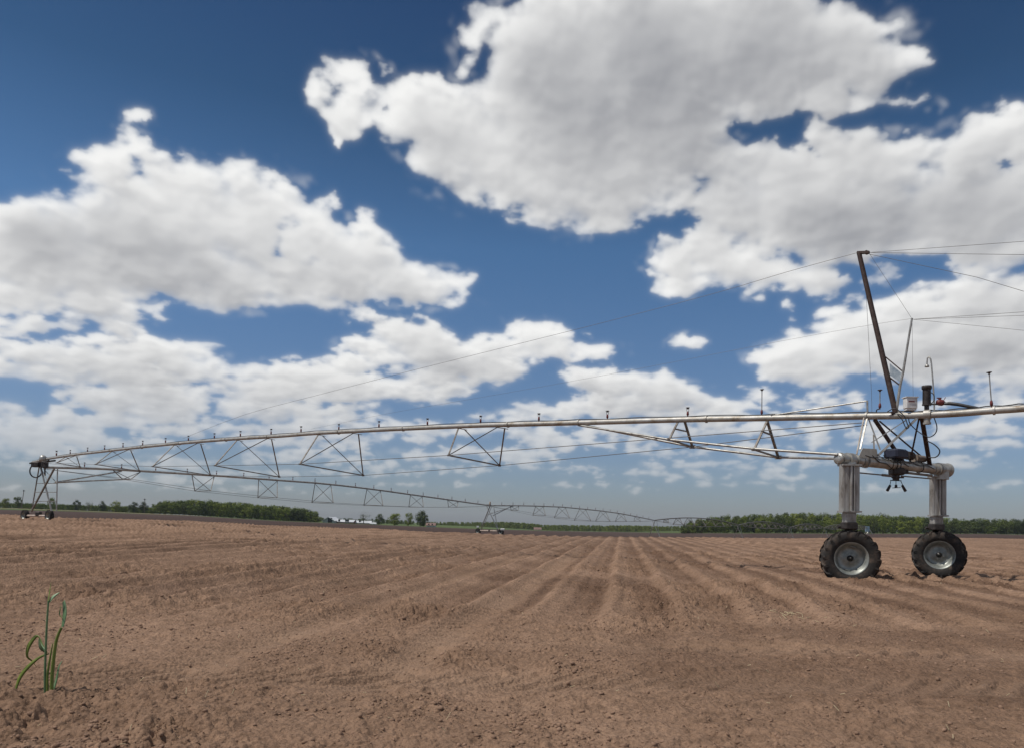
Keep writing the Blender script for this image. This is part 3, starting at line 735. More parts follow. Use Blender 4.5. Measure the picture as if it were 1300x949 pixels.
oh = lambda s, sd=0, dz=.1: Vector((PR.x, PR.y, 0)) - AD * s + AN * sd + Vector((0, 0, 3.72 + dz))
def sag(a, c, k=.0):
    a, c = Vector(a), Vector(c); return [a.lerp(c, t) - Vector((0, 0, 4 * k * t * (1 - t))) for t in np.linspace(0, 1, 9)]
def thru(a, x, y, dist):    # extend a wire from a through the span-plane pixel
    p = onA(x, y); d = (p - Vector(a)); d.normalize(); return Vector(a) + d * dist
hd = onA(1103, 320.8)
wire([hd, thru(hd, 1300, 306.5, 14)], .005); wire([hd, thru(hd, 1300, 323.5, 11)], .005); wire([onA(1100, 322), onA(1240, 352), thru(onA(1240, 352), 1300, 370, 5.5)], .005)
wire([hd, onA(1157, 403.5)], .0035)
s2 = onA(1158.5, 405.5); wire([s2, thru(s2, 1300, 396, 14)], .0045); wire([s2, thru(s2, 1300, 400.5, 12)], .004); wire([s2, thru(s2, 1300, 419.5, 9)], .0035)
wire([onA(1092, 323), onA(1099.5, 369), onA(1103, 435), onA(1106.5, 500), onA(1107, 527)], .004)
wire([onA(1158, 405), onA(1159, 487), onA(1160, 525)], .003)

# ---- small-wheel towers of the straight run
smallwheel = make_wheel(.40, .27)
def drive_tower(base, top, label, wheels_normal, first, W=3.5, lad=False, simple=False, grp=None):
    base = Vector(base); t = empty('drive_tower', base); tag(t, label, 'drive tower', grp)
    h = top.z - base.z; n = BN; zl = .40; L_ = Vector((0, 0, 0))
    off = top - base; off.z = 0
    P = lambda s, a, z: base + n * s + BD * a + off * (z / h) + Vector((0, 0, z))
    def leg_(a, c, r, mt='truss'):
        def f(b): b.bar(a, c, r * 2.1, r * 1.6)
        local(t, f, 'leg', M[mt])
    hw = W / 2
    leg_(P(-hw * .80, 0, .52), P(.25, -.35, h - .1), .045); leg_(P(hw * .80, 0, .52), P(-.25, -.35, h - .1), .045, 'galv')
    leg_(P(-hw * .72, .1, .52), P(-.12, .55, h - .1), .030); leg_(P(hw * .72, .1, .52), P(.18, .55, h - .1), .030, 'galv')
    def f(b): b.tube(P(-hw, 0, .48), P(hw, 0, .48), .085, n=10)
    local(t, f, 'base_beam', M['soilsteel'])
    for s_, z_ in ((0, .52), (-.94, .55), (.94, .55)):
        local(t, lambda b: b.box(P(s_ * hw, 0, z_), (.26, .24, .27), bev=.03), 'gear_motor', M['dark'])
    if not simple:
        def f(b):
            for z_ in (.30, .46, .62, .78):
                if lad: b.tube(P(-hw * (1 - z_) * .72 + .05, .1, h * z_), P(hw * .62, .25, h * z_), .022, n=6)
            if lad: b.tube(P(hw * .63, .3, .35), P(hw * .63, .3, h - .15), .028, n=6)
            b.tube(P(-hw * .45, 0, h * .45), P(hw * .45, 0, h * .45), .018, n=6)
        local(t, f, 'rung_frame', M['truss'])
    for s in (-1, 1):
        put_wheel(smallwheel, t, P(s * hw, 0, .38), wheels_normal, True, random.random() * 3)
    return t
jL = onA(46, 586)                      # joint of the two runs
LB = Vector((at(49, 655, 49.8).x, 49.8, 0)); LB.z = 1.1 - (661.2 - 648.9) / F * 49.8
tL = empty('drive_tower', LB); tag(tL, 'slim lattice tower with ladder rungs where the two pipe runs meet', 'drive tower')
Q = lambda x, y, s=0: onplane(x, y, LB, BN) + BD * s
for (x0, y0, x1, y1, r_, mt_, s_) in ((70, 594, 40.6, 649, .05, 'truss', -.05), (51.0, 590, 65.5, 648, .045, 'galv', .0), (48, 592, 38.6, 648, .032, 'truss', .08), (71, 593, 69.6, 648, .032, 'galv', .1)):
    local(tL, lambda b: b.bar(Q(x0, y0, s_), Q(x1, y1, s_), r_ * 2, r_ * 1.5), 'leg', M[mt_])
for (x0, y0, x1, y1) in ((45, 612.7, 70.8, 612.7), (42.8, 624, 70.4, 624), (40.8, 635.5, 70, 635.5)):
    local(tL, lambda b: b.tube(Q(x0, y0, .06), Q(x1, y1, .06), .022, n=6), 'rung', M['truss'])
local(tL, lambda b: b.tube(Q(53, 594, .1), Q(70, 612, .1), .02, n=6), 'brace', M['truss'])
local(tL, lambda b: b.tube(Q(52, 594, .02), Q(61, 612.5, .02), .02, n=6), 'brace', M['truss'])
wA, wB_ = Q(31.7, 653.8), Q(62.7, 654.3)
local(tL, lambda b: b.tube(wA + BN * .1, wB_ - BN * .1, .075, n=10), 'base_beam', M['soilsteel'])
local(tL, lambda b: b.box(Q(49, 651.5), (.3, .3, .28), bev=.03), 'gear_motor', M['dark'])
for i_, w_ in enumerate((wA, wB_)):
    put_wheel(smallwheel, tL, w_, -BD, i_ == 1, random.random() * 3)
def f(b):
    c = onplane(45.5, 597, LB, BN); rr_ = .42
    ux = Vector((.9, .1, 0)); pts = [c + ux * rr_ * math.cos(a) + Vector((0, 0, rr_ * 1.05 * math.sin(a))) for a in np.linspace(2.2, 6.9, 18)]
    b.path(pts + [at(62, 583, 49)], .045, 8)
local(tL, f, 'supply_hose', M['hose'])
def f(b):
    b.lathe([(0, .26), (.12, .24), (.20, .15), (.23, .05), (.23, -.2), (0, -.2)], at(54.5, 582, 49.6), (0, 0, 1), 14); 
local(tL, f, 'dome_cover', M['galv'])
def f(b):
    b.box(at(46, 589, 49.7), (.5, .4, .35), bev=.04); b.box(at(57, 589, 49.5), (.35, .3, .45), bev=.03); b.tube(at(38, 587.3, 49.9), at(70, 584, 49), .06, n=8); b.tube(at(57, 585, 49.7), at(57, 603, 49.7), .05, n=8)
local(tL, f, 'pivot_joint', M['dark'])
T3b = Vector((T3.x, T3.y, 1.1 - (678.6 - 661.7) / F * 94))
t3 = drive_tower(T3b, T3, 'lattice tower with small wheels standing in mid field near the crest', -BD, False)
def f(b): b.lathe([(0, .5), (.1, .48), (.12, .1), (.12, 0)], T3, (0, 0, 1), 10); b.box(T3 + Vector((-.3, 0, .05)), (.4, .3, .2))
local(t3, f, 'pivot_joint', M['tan'])
def f(b):
    c = T3b + BN * 2.0 + Vector((0, 0, .72)); b.box(c, (.5, .3, .25), bev=.04)
local(t3, f, 'motor_box', M['white'])
local(t3, lambda b: b.box(T3b - BN * 1.8 + Vector((0, 0, .95)), (.3, .2, .22), bev=.03), 'motor_box', M['white'])
local(t3, lambda b: b.box(T3b + BN * 1.4 + Vector((0, 0, .66)), (.5, .2, .15), bev=.02), 'junction_box', M['tan'])
tops = [None, T3, T4]
step = BD * 51.8
zt = {5: 1.54, 6: 1.2, 7: 1.5, 8: 1.6, 9: 1.7}
cur = T4.copy(); labs = {4: 'distant lattice tower where the arched pipe dips, left of the right-hand wood', 5: 'far tower of the pipe run nearest the left end of the right-hand wood',
     6: 'far lattice tower standing midway along the front of the right-hand wood', 7: 'far lattice tower just left of the big galvanised leg, before the wood', 8: 'farthest drive tower, seen behind the left big galvanised leg'}
def simple_tower(top, i):
    base = Vector((top.x, top.y, hz(top.x, top.y) )); base.z = min(base.z, top.z - 4.0) - .3
    return drive_tower(base, top, labs[i], -BD, False, simple=True)
simple_tower(T4, 4)
run = [T4]
for i in range(5, 10):
    cur = Vector((cur.x + step.x, cur.y + step.y, zt[i])); run.append(cur)
    if i < 9: simple_tower(cur, i)
pv = run[-1]
piv = empty('pivot_point', (pv.x, pv.y, hz(pv.x, pv.y))); tag(piv, 'far blue-grey pivot stand with control box in front of the wood', 'pivot stand')
def f(b):
    g = hz(pv.x, pv.y) - .3
    for sx, sy in ((-1, -1), (1, -1), (1, 1), (-1, 1)): b.bar(Vector((pv.x + sx * 1.6, pv.y + sy * 1.6, g)), pv + Vector((sx * .2, sy * .2, 0)), .16, .16)
local(piv, f, 'leg', M['galv'])
def f(b): b.tube((pv.x, pv.y, hz(pv.x, pv.y) - .2), pv, .12, n=8)
local(piv, f, 'riser_pipe', M['galv'])
def f(b): b.box(Vector((pv.x - 1.4, pv.y - 1.8, hz(pv.x, pv.y) + 2.6)), (1.9, .6, 2.6), bev=.06)
local(piv, f, 'control_cabinet', noisy('blue grey cabinet', [(.16, .24, .30), (.22, .31, .37)], 2, 3, .5))

def b_span(pts, label, sprk=True, det=True, ra=.085):
    """pts: pipe centre line from joint to joint"""
    c = pts[len(pts) // 2]; s = empty('pipe_span', (c.x, c.y, 0)); tag(s, label, 'irrigation span')
    cum = [0]
    for i in range(1, len(pts)): cum.append(cum[-1] + (pts[i] - pts[i - 1]).length)
    Lt = cum[-1]
    def on(t):
        d = t * Lt; i = max(j for j in range(len(cum)) if cum[j] <= d + 1e-6); i = min(i, len(pts) - 2)
        return pts[i].lerp(pts[i + 1], (d - cum[i]) / (cum[i + 1] - cum[i]))
    local(s, lambda b: b.path(pts, ra, 10), 'water_pipe', M['pipe' if det else 'truss'])
    NR, FR = [pts[0] - Vector((0, 0, .1))], [pts[0] - Vector((0, 0, .1))]
    for t, dr in zip((.108, .227, .348, .469, .6, .728, .854), (.66, 1.29, 1.6, 1.8, 1.65, 1.3, .8)):
        w = 1.45 * dr / 1.8; p = on(t); q0 = on(t - 1.0 / Lt) - Vector((0, 0, ra)); q1 = on(t + 1.0 / Lt) - Vector((0, 0, ra))
        n0 = p + BN * w - Vector((0, 0, dr)); n1 = p - BN * w - Vector((0, 0, dr)); NR.append(n0); FR.append(n1)
        def f(b):
            k = .055 if det else .09
            for n_ in (n0, n1): b.bar(n_, q0, k, k * .7); b.bar(n_, q1, k, k * .7)
            b.bar(n0, n1, k, k * .8)
        local(s, f, 'truss_frame', M['truss'])
    NR.append(pts[-1] - Vector((0, 0, .1))); FR.append(pts[-1] - Vector((0, 0, .1)))
    rr_ = .014 if det else .02
    local(s, lambda b: b.path(NR, rr_, 5), 'truss_rod', M['wire']); local(s, lambda b: b.path(FR, rr_, 5), 'truss_rod', M['wire'])
    if sprk:
        for k in range(1, 20): sprinkler(on(k / 20) + Vector((0, 0, ra)), s, .24, 1.3)
    return s, on, NR, FR
def onB(x, y): return onplane(x, y, PL, Vector((T3.x - PL.x, T3.y - PL.y, 0)).normalized())
b1 = [onB(*p) for p in ((56, 592.6), (71, 592.8), (120, 594), (160, 596), (200, 598.4), (238.5, 600.8), (285, 603.8), (331, 607.2), (365, 609.7), (400, 612.2), (432, 615.4), (464.6, 619.2), (492, 622.8), (520, 626.8), (545, 630.2), (570, 633.7), (596, 637.5))] + [T3]
s1, on1, NR1, FR1 = b_span(b1, 'second arched pipe span running from ladder tower to mid-field tower')
g_ = hz(-30, 51)
local(s1, lambda b: (b.tube(at(70, 611.5, 49.5), NR1[1], .045, n=8), b.tube(at(68, 612.5, 50.3), FR1[1], .03, n=6), b.tube(at(70, 611.5, 49.5), on1(.10) - Vector((0, 0, .1)), .05, n=8)), 'strut', M['galv'])
onC = lambda x, y: onplane(x, y, T3, Vector((T4.x - T3.x, T4.y - T3.y, 0)).normalized())
b2 = [T3] + [onC(*p) for p in ((636, 641), (655, 641), (682, 641.6), (713, 642.8), (740, 645.3), (763, 647.7), (786, 650.8), (808, 655))] + [T4]
s2_, on2, NR2, FR2 = b_span(b2, 'third arched pipe span beyond the mid-field tower, thin against the sky')
local(s2_, lambda b: (b.tube(T3 + BN * .5 - Vector((0, 0, 1.25)), on2(.10), .05, n=8), b.tube(T3 - BN * .5 - Vector((0, 0, 1.2)), on2(.11), .04, n=8)), 'strut', M['galv'])
sl = ['far pipe span whose arch reaches the left tip of the right-hand wood', 'far pipe span arched low across the left part of the right-hand wood', 'far pipe span arched across the wood left of the big leg',
      'far pipe span crossing the wood just behind the big left leg', 'last far pipe span ending at the blue-grey pivot stand']
for i in range(5):
    a, c = run[i], run[i + 1]
    pts = [a.lerp(c, t) + Vector((0, 0, (1.25 if i else 1.0) * 4 * t * (1 - t))) for t in np.linspace(0, 1, 13)]
    b_span(pts, sl[i], False, False, .10)

# ------------------------------------------------------------------ trees
def leafmat(name, c0, c1, c2):
    m, nt, b = new_mat(name); L = nt.links.new
    oi = N(nt, 'ShaderNodeObjectInfo'); tc = N(nt, 'ShaderNodeTexCoord')
    n = N(nt, 'ShaderNodeTexNoise'); n.inputs['Scale'].default_value = .45; n.inputs['Detail'].default_value = 6; n.inputs['Roughness'].default_value = .7; L(tc.outputs['Object'], n.inputs['Vector'])
    ad = N(nt, 'ShaderNodeMath', operation='ADD'); L(n.outputs['Fac'], ad.inputs[0])
    mm = N(nt, 'ShaderNodeMapRange'); mm.inputs['To Min'].default_value = -.22; mm.inputs['To Max'].default_value = .22; L(oi.outputs['Random'], mm.inputs[0]); L(mm.outputs[0], ad.inputs[1])
    r = ramp(nt, ad.outputs[0], [(.2, c0), (.5, c1), (.8, c2)]); L(r.outputs[0], b.inputs['Base Color'])
    b.inputs['Roughness'].default_value = .8; b.inputs['Specular IOR Level'].default_value = .2
    return m
M['leaf'] = leafmat('spring foliage', (.045, .066, .010), (.110, .142, .020), (.20, .225, .035))
M['leafdark'] = leafmat('dark foliage', (.028, .042, .011), (.055, .074, .018), (.10, .115, .028))
M['leafpale'] = leafmat('pale new foliage', (.075, .085, .04), (.11, .125, .06), (.15, .16, .08))
M['bark'] = noisy('bark', [(.06, .045, .035), (.14, .11, .09)], 4, 5, .9)
def crown_mesh(name, seed, n=1500, kind='round', mat='leaf', ls=1.0):
    rg = np.random.default_rng(seed)
    # unit tree: height 1, crown radius ~ .42
    nl = 20; cl = []
    for i in range(nl):
        z = rg.uniform(.08, .86); rmax = {'round': .40, 'col': .22, 'sparse': .42}[kind] * math.sqrt(max(.05, 1 - ((z - .52) / .52) ** 2))
        a = rg.uniform(0, 6.283); r = rmax * math.sqrt(rg.random()) * .8; cl.append((r * math.cos(a), r * math.sin(a), z, rg.uniform(.10, .19)))
    cl.append((0, 0, .80, .17)); cl.append((0, 0, .5, .24)); cl.append((.05, -.08, .25, .22)); cl.append((-.1, .05, .14, .16))
    cl = np.array(cl); k = rg.integers(0, len(cl), n)
    d = rg.standard_normal((n, 3)); d /= np.linalg.norm(d, axis=1)[:, None]
    rad = cl[k, 3] * (rg.random(n) ** .35) * (1.25 if kind == 'sparse' else 1)
    p = cl[k, :3] + d * rad[:, None]; p[:, 2] = np.clip(p[:, 2], .04, 1.0)
    s = (.034 if kind != 'sparse' else .02) * rg.uniform(.6, 1.5, n) * ls
    a = rg.standard_normal((n, 3)); a /= np.linalg.norm(a, axis=1)[:, None]; bb = np.cross(a, d); bb /= np.linalg.norm(bb, axis=1)[:, None] + 1e-9; a = np.cross(bb, d) * .7 + a * .3
    V = np.stack([p - a * s[:, None], p + bb * s[:, None] * .8, p + a * s[:, None], p - bb * s[:, None] * .8], 1).reshape(-1, 3)
    me = bpy.data.meshes.new(name); me.from_pydata(V.tolist(), [], [(4 * i, 4 * i + 1, 4 * i + 2, 4 * i + 3) for i in range(n)]); me.materials.append(M[mat]); me.update(); return me, V
def trunk_mesh(name, seed):
    b = MB(); rg = random.Random(seed)
    b.path([(0, 0, -.05), (.005, 0, .15), (-.01, .01, .4), (.01, 0, .75)], [.026, .02, .014, .005], 6)
    for i in range(6):
        z = rg.uniform(.18, .5); a = rg.uniform(0, 6.28); l = rg.uniform(.15, .28); b.path([(0, 0, z), (math.cos(a) * l * .5, math.sin(a) * l * .5, z + l * .5), (math.cos(a) * l, math.sin(a) * l, z + l * .95)], [.011, .008, .003], 4)
    me = bpy.data.meshes.new(name); me.from_pydata(b.v, [], b.f); me.materials.append(M['bark']); me.update(); return me
CR = {'round': [crown_mesh('crown', s)[0] for s in range(6)], 'dark': [crown_mesh('crown', 20 + s, mat='leafdark')[0] for s in range(3)], 'col': [crown_mesh('crown', 30 + s, 1300, 'col', 'leafdark')[0] for s in range(3)],
      'sparse': [crown_mesh('crown', 40 + s, 620, 'sparse', 'leafpale')[0] for s in range(2)]}
TRK = [trunk_mesh('trunk', s) for s in range(3)]
def basey(x): return float(np.interp(x, [0, 60, 130, 240, 350, 440, 480, 600, 700, 800, 900, 1000, 1100, 1250], [644, 645.5, 647.5, 653.5, 660.5, 664, 665.5, 669, 673, 674.6, 676, 676.3, 676.6, 677.2]))
def tree(x, ytop, wpx, D, kind, label, group, yb=None):
    yb = yb if yb is not None else basey(x)
    top = at(x, ytop, D); X, Y = top.x, top.y; gz = hz(X, Y); h = top.z - gz
    if yb is not None: h = max(h, 2.0)
    o = empty('broadleaf_tree' if kind != 'col' else 'conifer_tree', (X, Y, gz), random.uniform(0, 6.28)); tag(o, label, 'tree', group)
    c = link('crown', random.choice(CR[kind]), o); t = link('trunk', random.choice(TRK), o)
    w = wpx / F * D / .86 if wpx else h
    o.scale = (w, w, h)
    return o
TL = [(7, 630.5, 14, 'round', 'round green tree at the left edge of the photo, behind the field'), (24, 629, 14, 'round', 'green tree beside the leaning pole left of the ladder tower'), (64.6, 630, 14, 'round', 'tree seen through the legs of the ladder tower'),
      (98, 633, 12, 'dark', 'compact dark green tree just right of the ladder tower'), (113, 633, 16, 'sparse', 'pale thinly leaved tree second to the right of the ladder tower'), (130.5, 634, 12, 'dark', 'narrow dark tree right of the pale thin tree'),
      (147.5, 634, 17, 'round', 'light green tree midway between ladder tower and left wood'), (158.5, 641, 9, 'round', 'low bushy tree beside the light green tree left of the wood'), (171, 635.5, 17, 'dark', 'broad dark tree left of the wood, the nearer of the pair'), (182, 635, 17, 'dark', 'broad dark tree touching the gap before the left wood'),
      (462, 647, 21, 'sparse', 'wide bare-looking tree beside the white farm sheds'), (481, 650.5, 15, 'dark', 'dark tree right of the bare-looking farm tree'), (501, 649.5, 22, 'round', 'rounded green tree in the middle of the farmyard row'),
      (519, 648.5, 13, 'round', 'slender light green tree left of the dense dark farm tree'), (534, 646, 17, 'dark', 'dense dark tree ending the farmyard row, beside the small house'), (538, 646.5, 16, 'dark', 'dense dark tree directly above the small house')]
for x, yt, w, kd, lb in TL: tree(x, yt, w, 436, kd, lb, None)
gx = [190, 205, 240, 280, 320, 360, 385, 400, 412]; gy = [641, 634.5, 632.5, 634.5, 637.5, 640.5, 643, 648.5, 652]
k = 0
for row, (D, up) in enumerate(((418, 6.0), (432, 2.0), (452, 0.3), (470, -.3))):
    x = 194 + row * 3
    while x < 410 - row * 2:
        yt = float(np.interp(x, gx, gy)) + up * random.uniform(.3, 1.25) + random.uniform(-1.0, 1.2)
        tree(x, yt, random.uniform(12, 19), D, random.choice(['round', 'round', 'round', 'dark']), 'leafy tree packed in the dense wood left of the farm', 'trees of the left wood')
        x += random.uniform(6.5, 9.5)
gx = [864, 880, 900, 920, 960, 1000, 1050, 1100, 1140, 1180, 1220, 1260, 1330]; gy = [664, 658.5, 654.5, 652.5, 650.5, 648.5, 649.5, 650.5, 651.5, 653.5, 656.5, 657, 657]
for row, (D, up) in enumerate(((433, 8.0), (443, 3.5), (458, .8), (474, -.3))):
    x = 868 + row * 3
    while x < 1345:
        yt = float(np.interp(x, gx, gy)) + up * random.uniform(.3, 1.25) + random.uniform(-1.2, 1.4)
        kd = random.choice(['round', 'round', 'round', 'dark']) if x < 1175 else random.choice(['round', 'dark', 'dark', 'col'])
        tree(x, min(yt, 672), random.uniform(13, 20) if kd != 'col' else random.uniform(12, 15), D, kd, 'leafy tree packed in the wood behind the right tower' if kd != 'col' else 'narrow dark conifer among the wood at right edge', 'trees of the right wood')
        x += random.uniform(8.5, 12.5)
# far woods and hedges, one mass each
def mass(name, label, spans, D0, D1, n, seed):
    rg = random.Random(seed); vs = []; fs = []; me0, V0 = crown_mesh('tmp', seed + 70, 150, ls=2.6)
    for i in range(n):
        x = rg.uniform(*spans[0][:1], spans[-1][0]); D = rg.uniform(D0, D1); ytop = float(np.interp(x, [s[0] for s in spans], [s[1] for s in spans])) + rg.uniform(-.8, 2.5)
        p = at(x, ytop, D); g = hz(p.x, p.y); h = max(3.0, p.z - g); a = rg.uniform(0, 6.28); w = h * rg.uniform(.7, 1.2)
        Vx = V0.copy(); X = (Vx[:, 0] * math.cos(a) - Vx[:, 1] * math.sin(a)) * w + p.x; Yv = (Vx[:, 0] * math.sin(a) + Vx[:, 1] * math.cos(a)) * w + p.y; Z = Vx[:, 2] * h + g - .3
        n0 = len(vs); vs.extend(zip(X.tolist(), Yv.tolist(), Z.tolist())); fs.extend([(n0 + 4 * j, n0 + 4 * j + 1, n0 + 4 * j + 2, n0 + 4 * j + 3) for j in range(len(V0) // 4)])
    me = bpy.data.meshes.new(name); me.from_pydata(vs, [], fs); me.materials.append(M['leaf']); me.update()
    tag(link(name, me), label, 'far woodland', kind='stuff')
mass('distant_wood', 'low far-off wood along the horizon behind the middle of the field', [(545, 661), (580, 661.5), (620, 661.5), (640, 661), (670, 662.5), (690, 665), (740, 665.5), (800, 665.5), (830, 666.5), (868, 666.5)], 880, 1000, 800, 3)
mass('hedgerow', 'low hedge line along the far edge of the left fields', [(-30, 635.5), (100, 639), (196, 642.5)], 460, 560, 420, 4)
mass('distant_wood', 'thin strip of far woodland behind the farm buildings', [(405, 656), (470, 657), (545, 661)], 700, 860, 150, 5)

# ------------------------------------------------------------------ farm, poles
M['roof'] = noisy('pale metal roof', [(.55, .56, .57), (.68, .69, .70)], .6, 4, .4, .2)
M['siding'] = noisy('grey white siding', [(.32, .35, .36), (.42, .45, .46)], .6, 4, .7)
M['redwall'] = noisy('dull red boards', [(.13, .04, .035), (.19, .06, .05)], 1, 4, .8)
M['redroof'] = noisy('brownish red roof', [(.15, .09, .075), (.20, .12, .10)], 1, 4, .8)
M['glass'] = noisy('dark window glass', [(.02, .025, .03), (.04, .05, .06)], 1, 2, .2)
def shed(x0, x1, yb, ye, yr, D, wall, roof, name, label, cat, depth=9, gable_left=True, doors=()):
    p0, p1 = at(x0, yb, D), at(x1, yb, D); g = hz((p0.x + p1.x) / 2, D + 2) - .2
    he = at((x0 + x1) / 2, ye, D).z; hr = at((x0 + x1) / 2, yr, D).z; y0, y1 = D, D + depth
    o = empty(name, ((p0.x + p1.x) / 2, D + depth / 2, g)); tag(o, label, cat)
    X0, X1 = p0.x, p1.x
    def f(b):
        ym = (y0 + y1) / 2
        b.add([(X0, y0, g), (X1, y0, g), (X1, y1, g), (X0, y1, g), (X0, y0, he), (X1, y0, he), (X1, y1, he), (X0, y1, he), (X0, ym, hr - .1), (X1, ym, hr - .1)],
              [(0, 1, 5, 4), (2, 3, 7, 6), (0, 4, 8, 7, 3), (1, 2, 6, 9, 5), (4, 5, 9, 8), (6, 7, 8, 9)])
    local(o, f, 'wall', wall)
    def f(b):
        ym = (y0 + y1) / 2; e = .4; t = .12; sl = (hr - he) / (ym - y0)
        for ya, za, yb2, zb2 in ((y0 - e, he - e * sl, ym, hr), (y1 + e, he - e * sl, ym, hr)):
            b.add([(X0 - e, ya, za), (X1 + e, ya, za), (X1 + e, yb2, zb2), (X0 - e, yb2, zb2), (X0 - e, ya, za + t), (X1 + e, ya, za + t), (X1 + e, yb2, zb2 + t), (X0 - e, yb2, zb2 + t)],
                  [(0, 1, 2, 3), (7, 6, 5, 4), (0, 4, 5, 1), (1, 5, 6, 2), (2, 6, 7, 3), (3, 7, 4, 0)])
    local(o, f, 'roof', roof)
    for i, (fx, w, h, nm) in enumerate(doors):
        local(o, lambda b: b.box((X0 + (X1 - X0) * fx, y0 - .03, g + .2 + h / 2 + (0 if nm == 'door' else 1)), (w, .08, h)), nm, M['glass'])
    return o
def gable_shed(x0, x1, yb, ye, yr, D, label):
    p0, p1 = at(x0, yb, D), at(x1, yb, D); g = hz((p0.x + p1.x) / 2, D) - .3; he = at((x0 + x1) / 2, ye, D).z; hr = at((x0 + x1) / 2, yr, D).z
    o = empty('barn', ((p0.x + p1.x) / 2, D + 8, g)); tag(o, label, 'barn'); X0, X1 = p0.x, p1.x; xm = (X0 + X1) / 2; y0, y1 = D, D + 18
    local(o, lambda b: b.add([(X0, y0, g), (X1, y0, g), (X1, y1, g), (X0, y1, g), (X0, y0, he), (X1, y0, he), (X1, y1, he), (X0, y1, he), (xm, y0, hr - .1), (xm, y1, hr - .1)],
              [(0, 1, 5, 8, 4), (2, 3, 7, 9, 6), (0, 4, 7, 3), (1, 2, 6, 5), (4, 8, 9, 7), (5, 6, 9, 8)]), 'wall', M['siding'])
    def f(b):
        for xa, s in ((X0 - .4, 1), (X1 + .4, -1)):
            v = [(xa, y0 - .5, he - .3), (xm, y0 - .5, hr), (xm, y1 + .5, hr), (xa, y1 + .5, he - .3)]; w = [(a, b2, c + .15) for a, b2, c in v]
            b.add(v + w, [(0, 1, 2, 3), (7, 6, 5, 4), (0, 4, 5, 1), (1, 5, 6, 2), (2, 6, 7, 3), (3, 7, 4, 0)])
    local(o, f, 'roof', M['roof']); local(o, lambda b: b.box((xm + 1, y0 - .04, g + 1.7), (2.6, .1, 3)), 'door', M['glass'])
gable_shed(409.5, 424, 664, 659.8, 655.6, 440, 'grey gabled barn at the left end of the farm')
shed(423, 448, 664.5, 661.6, 659, 446, M['redwall'], M['roof'], 'farm_shed', 'long red-walled shed with white roof beside the gabled barn', 'shed', doors=((.3, 1.2, 1.2, 'window'), (.7, 2.4, 2.2, 'door')))
shed(448, 470, 665, 663, 660.3, 452, M['redwall'], M['roof'], 'farm_shed', 'low red shed with white roof partly behind the bare tree', 'shed', doors=((.4, 1.2, 1.2, 'window'),))
shed(470, 477, 665.8, 664, 662.6, 440, M['white'], M['roof'], 'farm_shed', 'tiny white shed at the right end of the farm sheds', 'shed', depth=5)
shed(541, 552, 668.6, 666, 663.2, 428, M['siding'], M['redroof'], 'farmhouse', 'small pale house with reddish roof beside dark trees', 'house', depth=6, doors=((.3, .8, .8, 'window'), (.7, .8, .8, 'window')))
shed(678, 687, 673, 671.3, 668.8, 860, M['redwall'], M['redroof'], 'farmhouse', 'tiny reddish far house on the horizon right of mid-field tower', 'house', depth=8)
def pole(x, yt, D, lean, label):
    p = at(x, yt, D); g = hz(p.x, D) - .3; o = empty('utility_pole', (p.x, D, g)); tag(o, label, 'utility pole')
    local(o, lambda b: b.path([(p.x + lean, D, g), (p.x, D, p.z)], [.20, .14], 8), 'post', M['bark'])
    local(o, lambda b: b.box((p.x, D, p.z - .4), (1.6, .14, .14)), 'crossarm', M['bark'])
    local(o, lambda b: b.tube((p.x, D - .2, p.z + .1), (p.x, D - .2, p.z - .7), .3, n=8), 'transformer', M['dark'])
pole(30.5, 621.5, 420, -1.2, 'leaning pole left of the ladder tower, above the trees')
pole(184, 632.5, 428, 0, 'upright pole poking above the left wood edge')

# ------------------------------------------------------------------ foreground grass plant
M['blade'] = noisy('blue green grass blade', [(.07, .13, .055), (.105, .19, .085), (.15, .24, .12)], 12, 4, .5, 0)
M['bladeold'] = noisy('olive grass blade', [(.08, .12, .02), (.13, .18, .03), (.20, .23, .05)], 12, 4, .55, 0)
GZp = 4.5
pb = at(62, 880, GZp); pb.z = hz(pb.x, pb.y, False); gp = empty('grass_plant', pb); tag(gp, 'green grass plant with upright stalks and drooping blade in left foreground', 'grass plant')
def blade(px, w, mat, name='blade', dz=0):
    """px: pixel centre line, w: half widths in metres; folded blade with a midrib"""
    pts = catmull([at(x, y, GZp + dz + .02 * i) for i, (x, y) in enumerate(px)], 5); n = len(pts); ws = [1.5 * np.interp(i / (n - 1), np.linspace(0, 1, len(w)), w) for i in range(n)]
    vs = []; fs = []
    for i, p in enumerate(pts):
        t = (pts[min(i + 1, n - 1)] - pts[max(i - 1, 0)]).normalized(); s = t.cross(Vector((.25, 1, .1))).normalized()
        nrm = t.cross(s).normalized()
        vs += [p - s * ws[i] + nrm * ws[i] * .35, p + nrm * .0008, p + s * ws[i] + nrm * ws[i] * .35, p - nrm * .0008 - s * 0]
    for i in range(n - 1):
        a = i * 4; c = a + 4; fs += [(a, a + 1, c + 1, c), (a + 1, a + 2, c + 2, c + 1), (a + 2, a + 3, c + 3, c + 2), (a + 3, a, c, c + 3)]
    b = MB(); b.add(vs, fs, True); return b.build(name, M[mat], gp, origin=gp.location)
def stalk(px, w, mat):
    pts = catmull([at(x, y, GZp) for x, y in px], 4); b = MB(); b.path(pts, [1.2 * float(np.interp(i / (len(pts) - 1), np.linspace(0, 1, len(w)), w)) for i in range(len(pts))], 7); return b.build('stalk', M[mat], gp, origin=gp.location)
stalk([(58.5, 926), (58, 900), (57, 860), (59, 800), (61.5, 762)], [.0065, .006, .0055, .004], 'blade')
blade([(61.5, 764), (63, 752), (65, 738)], [.0045, .003, .0004], 'bladeold')
blade([(63, 764), (68, 757), (76, 751)], [.004, .007, .0006], 'blade')
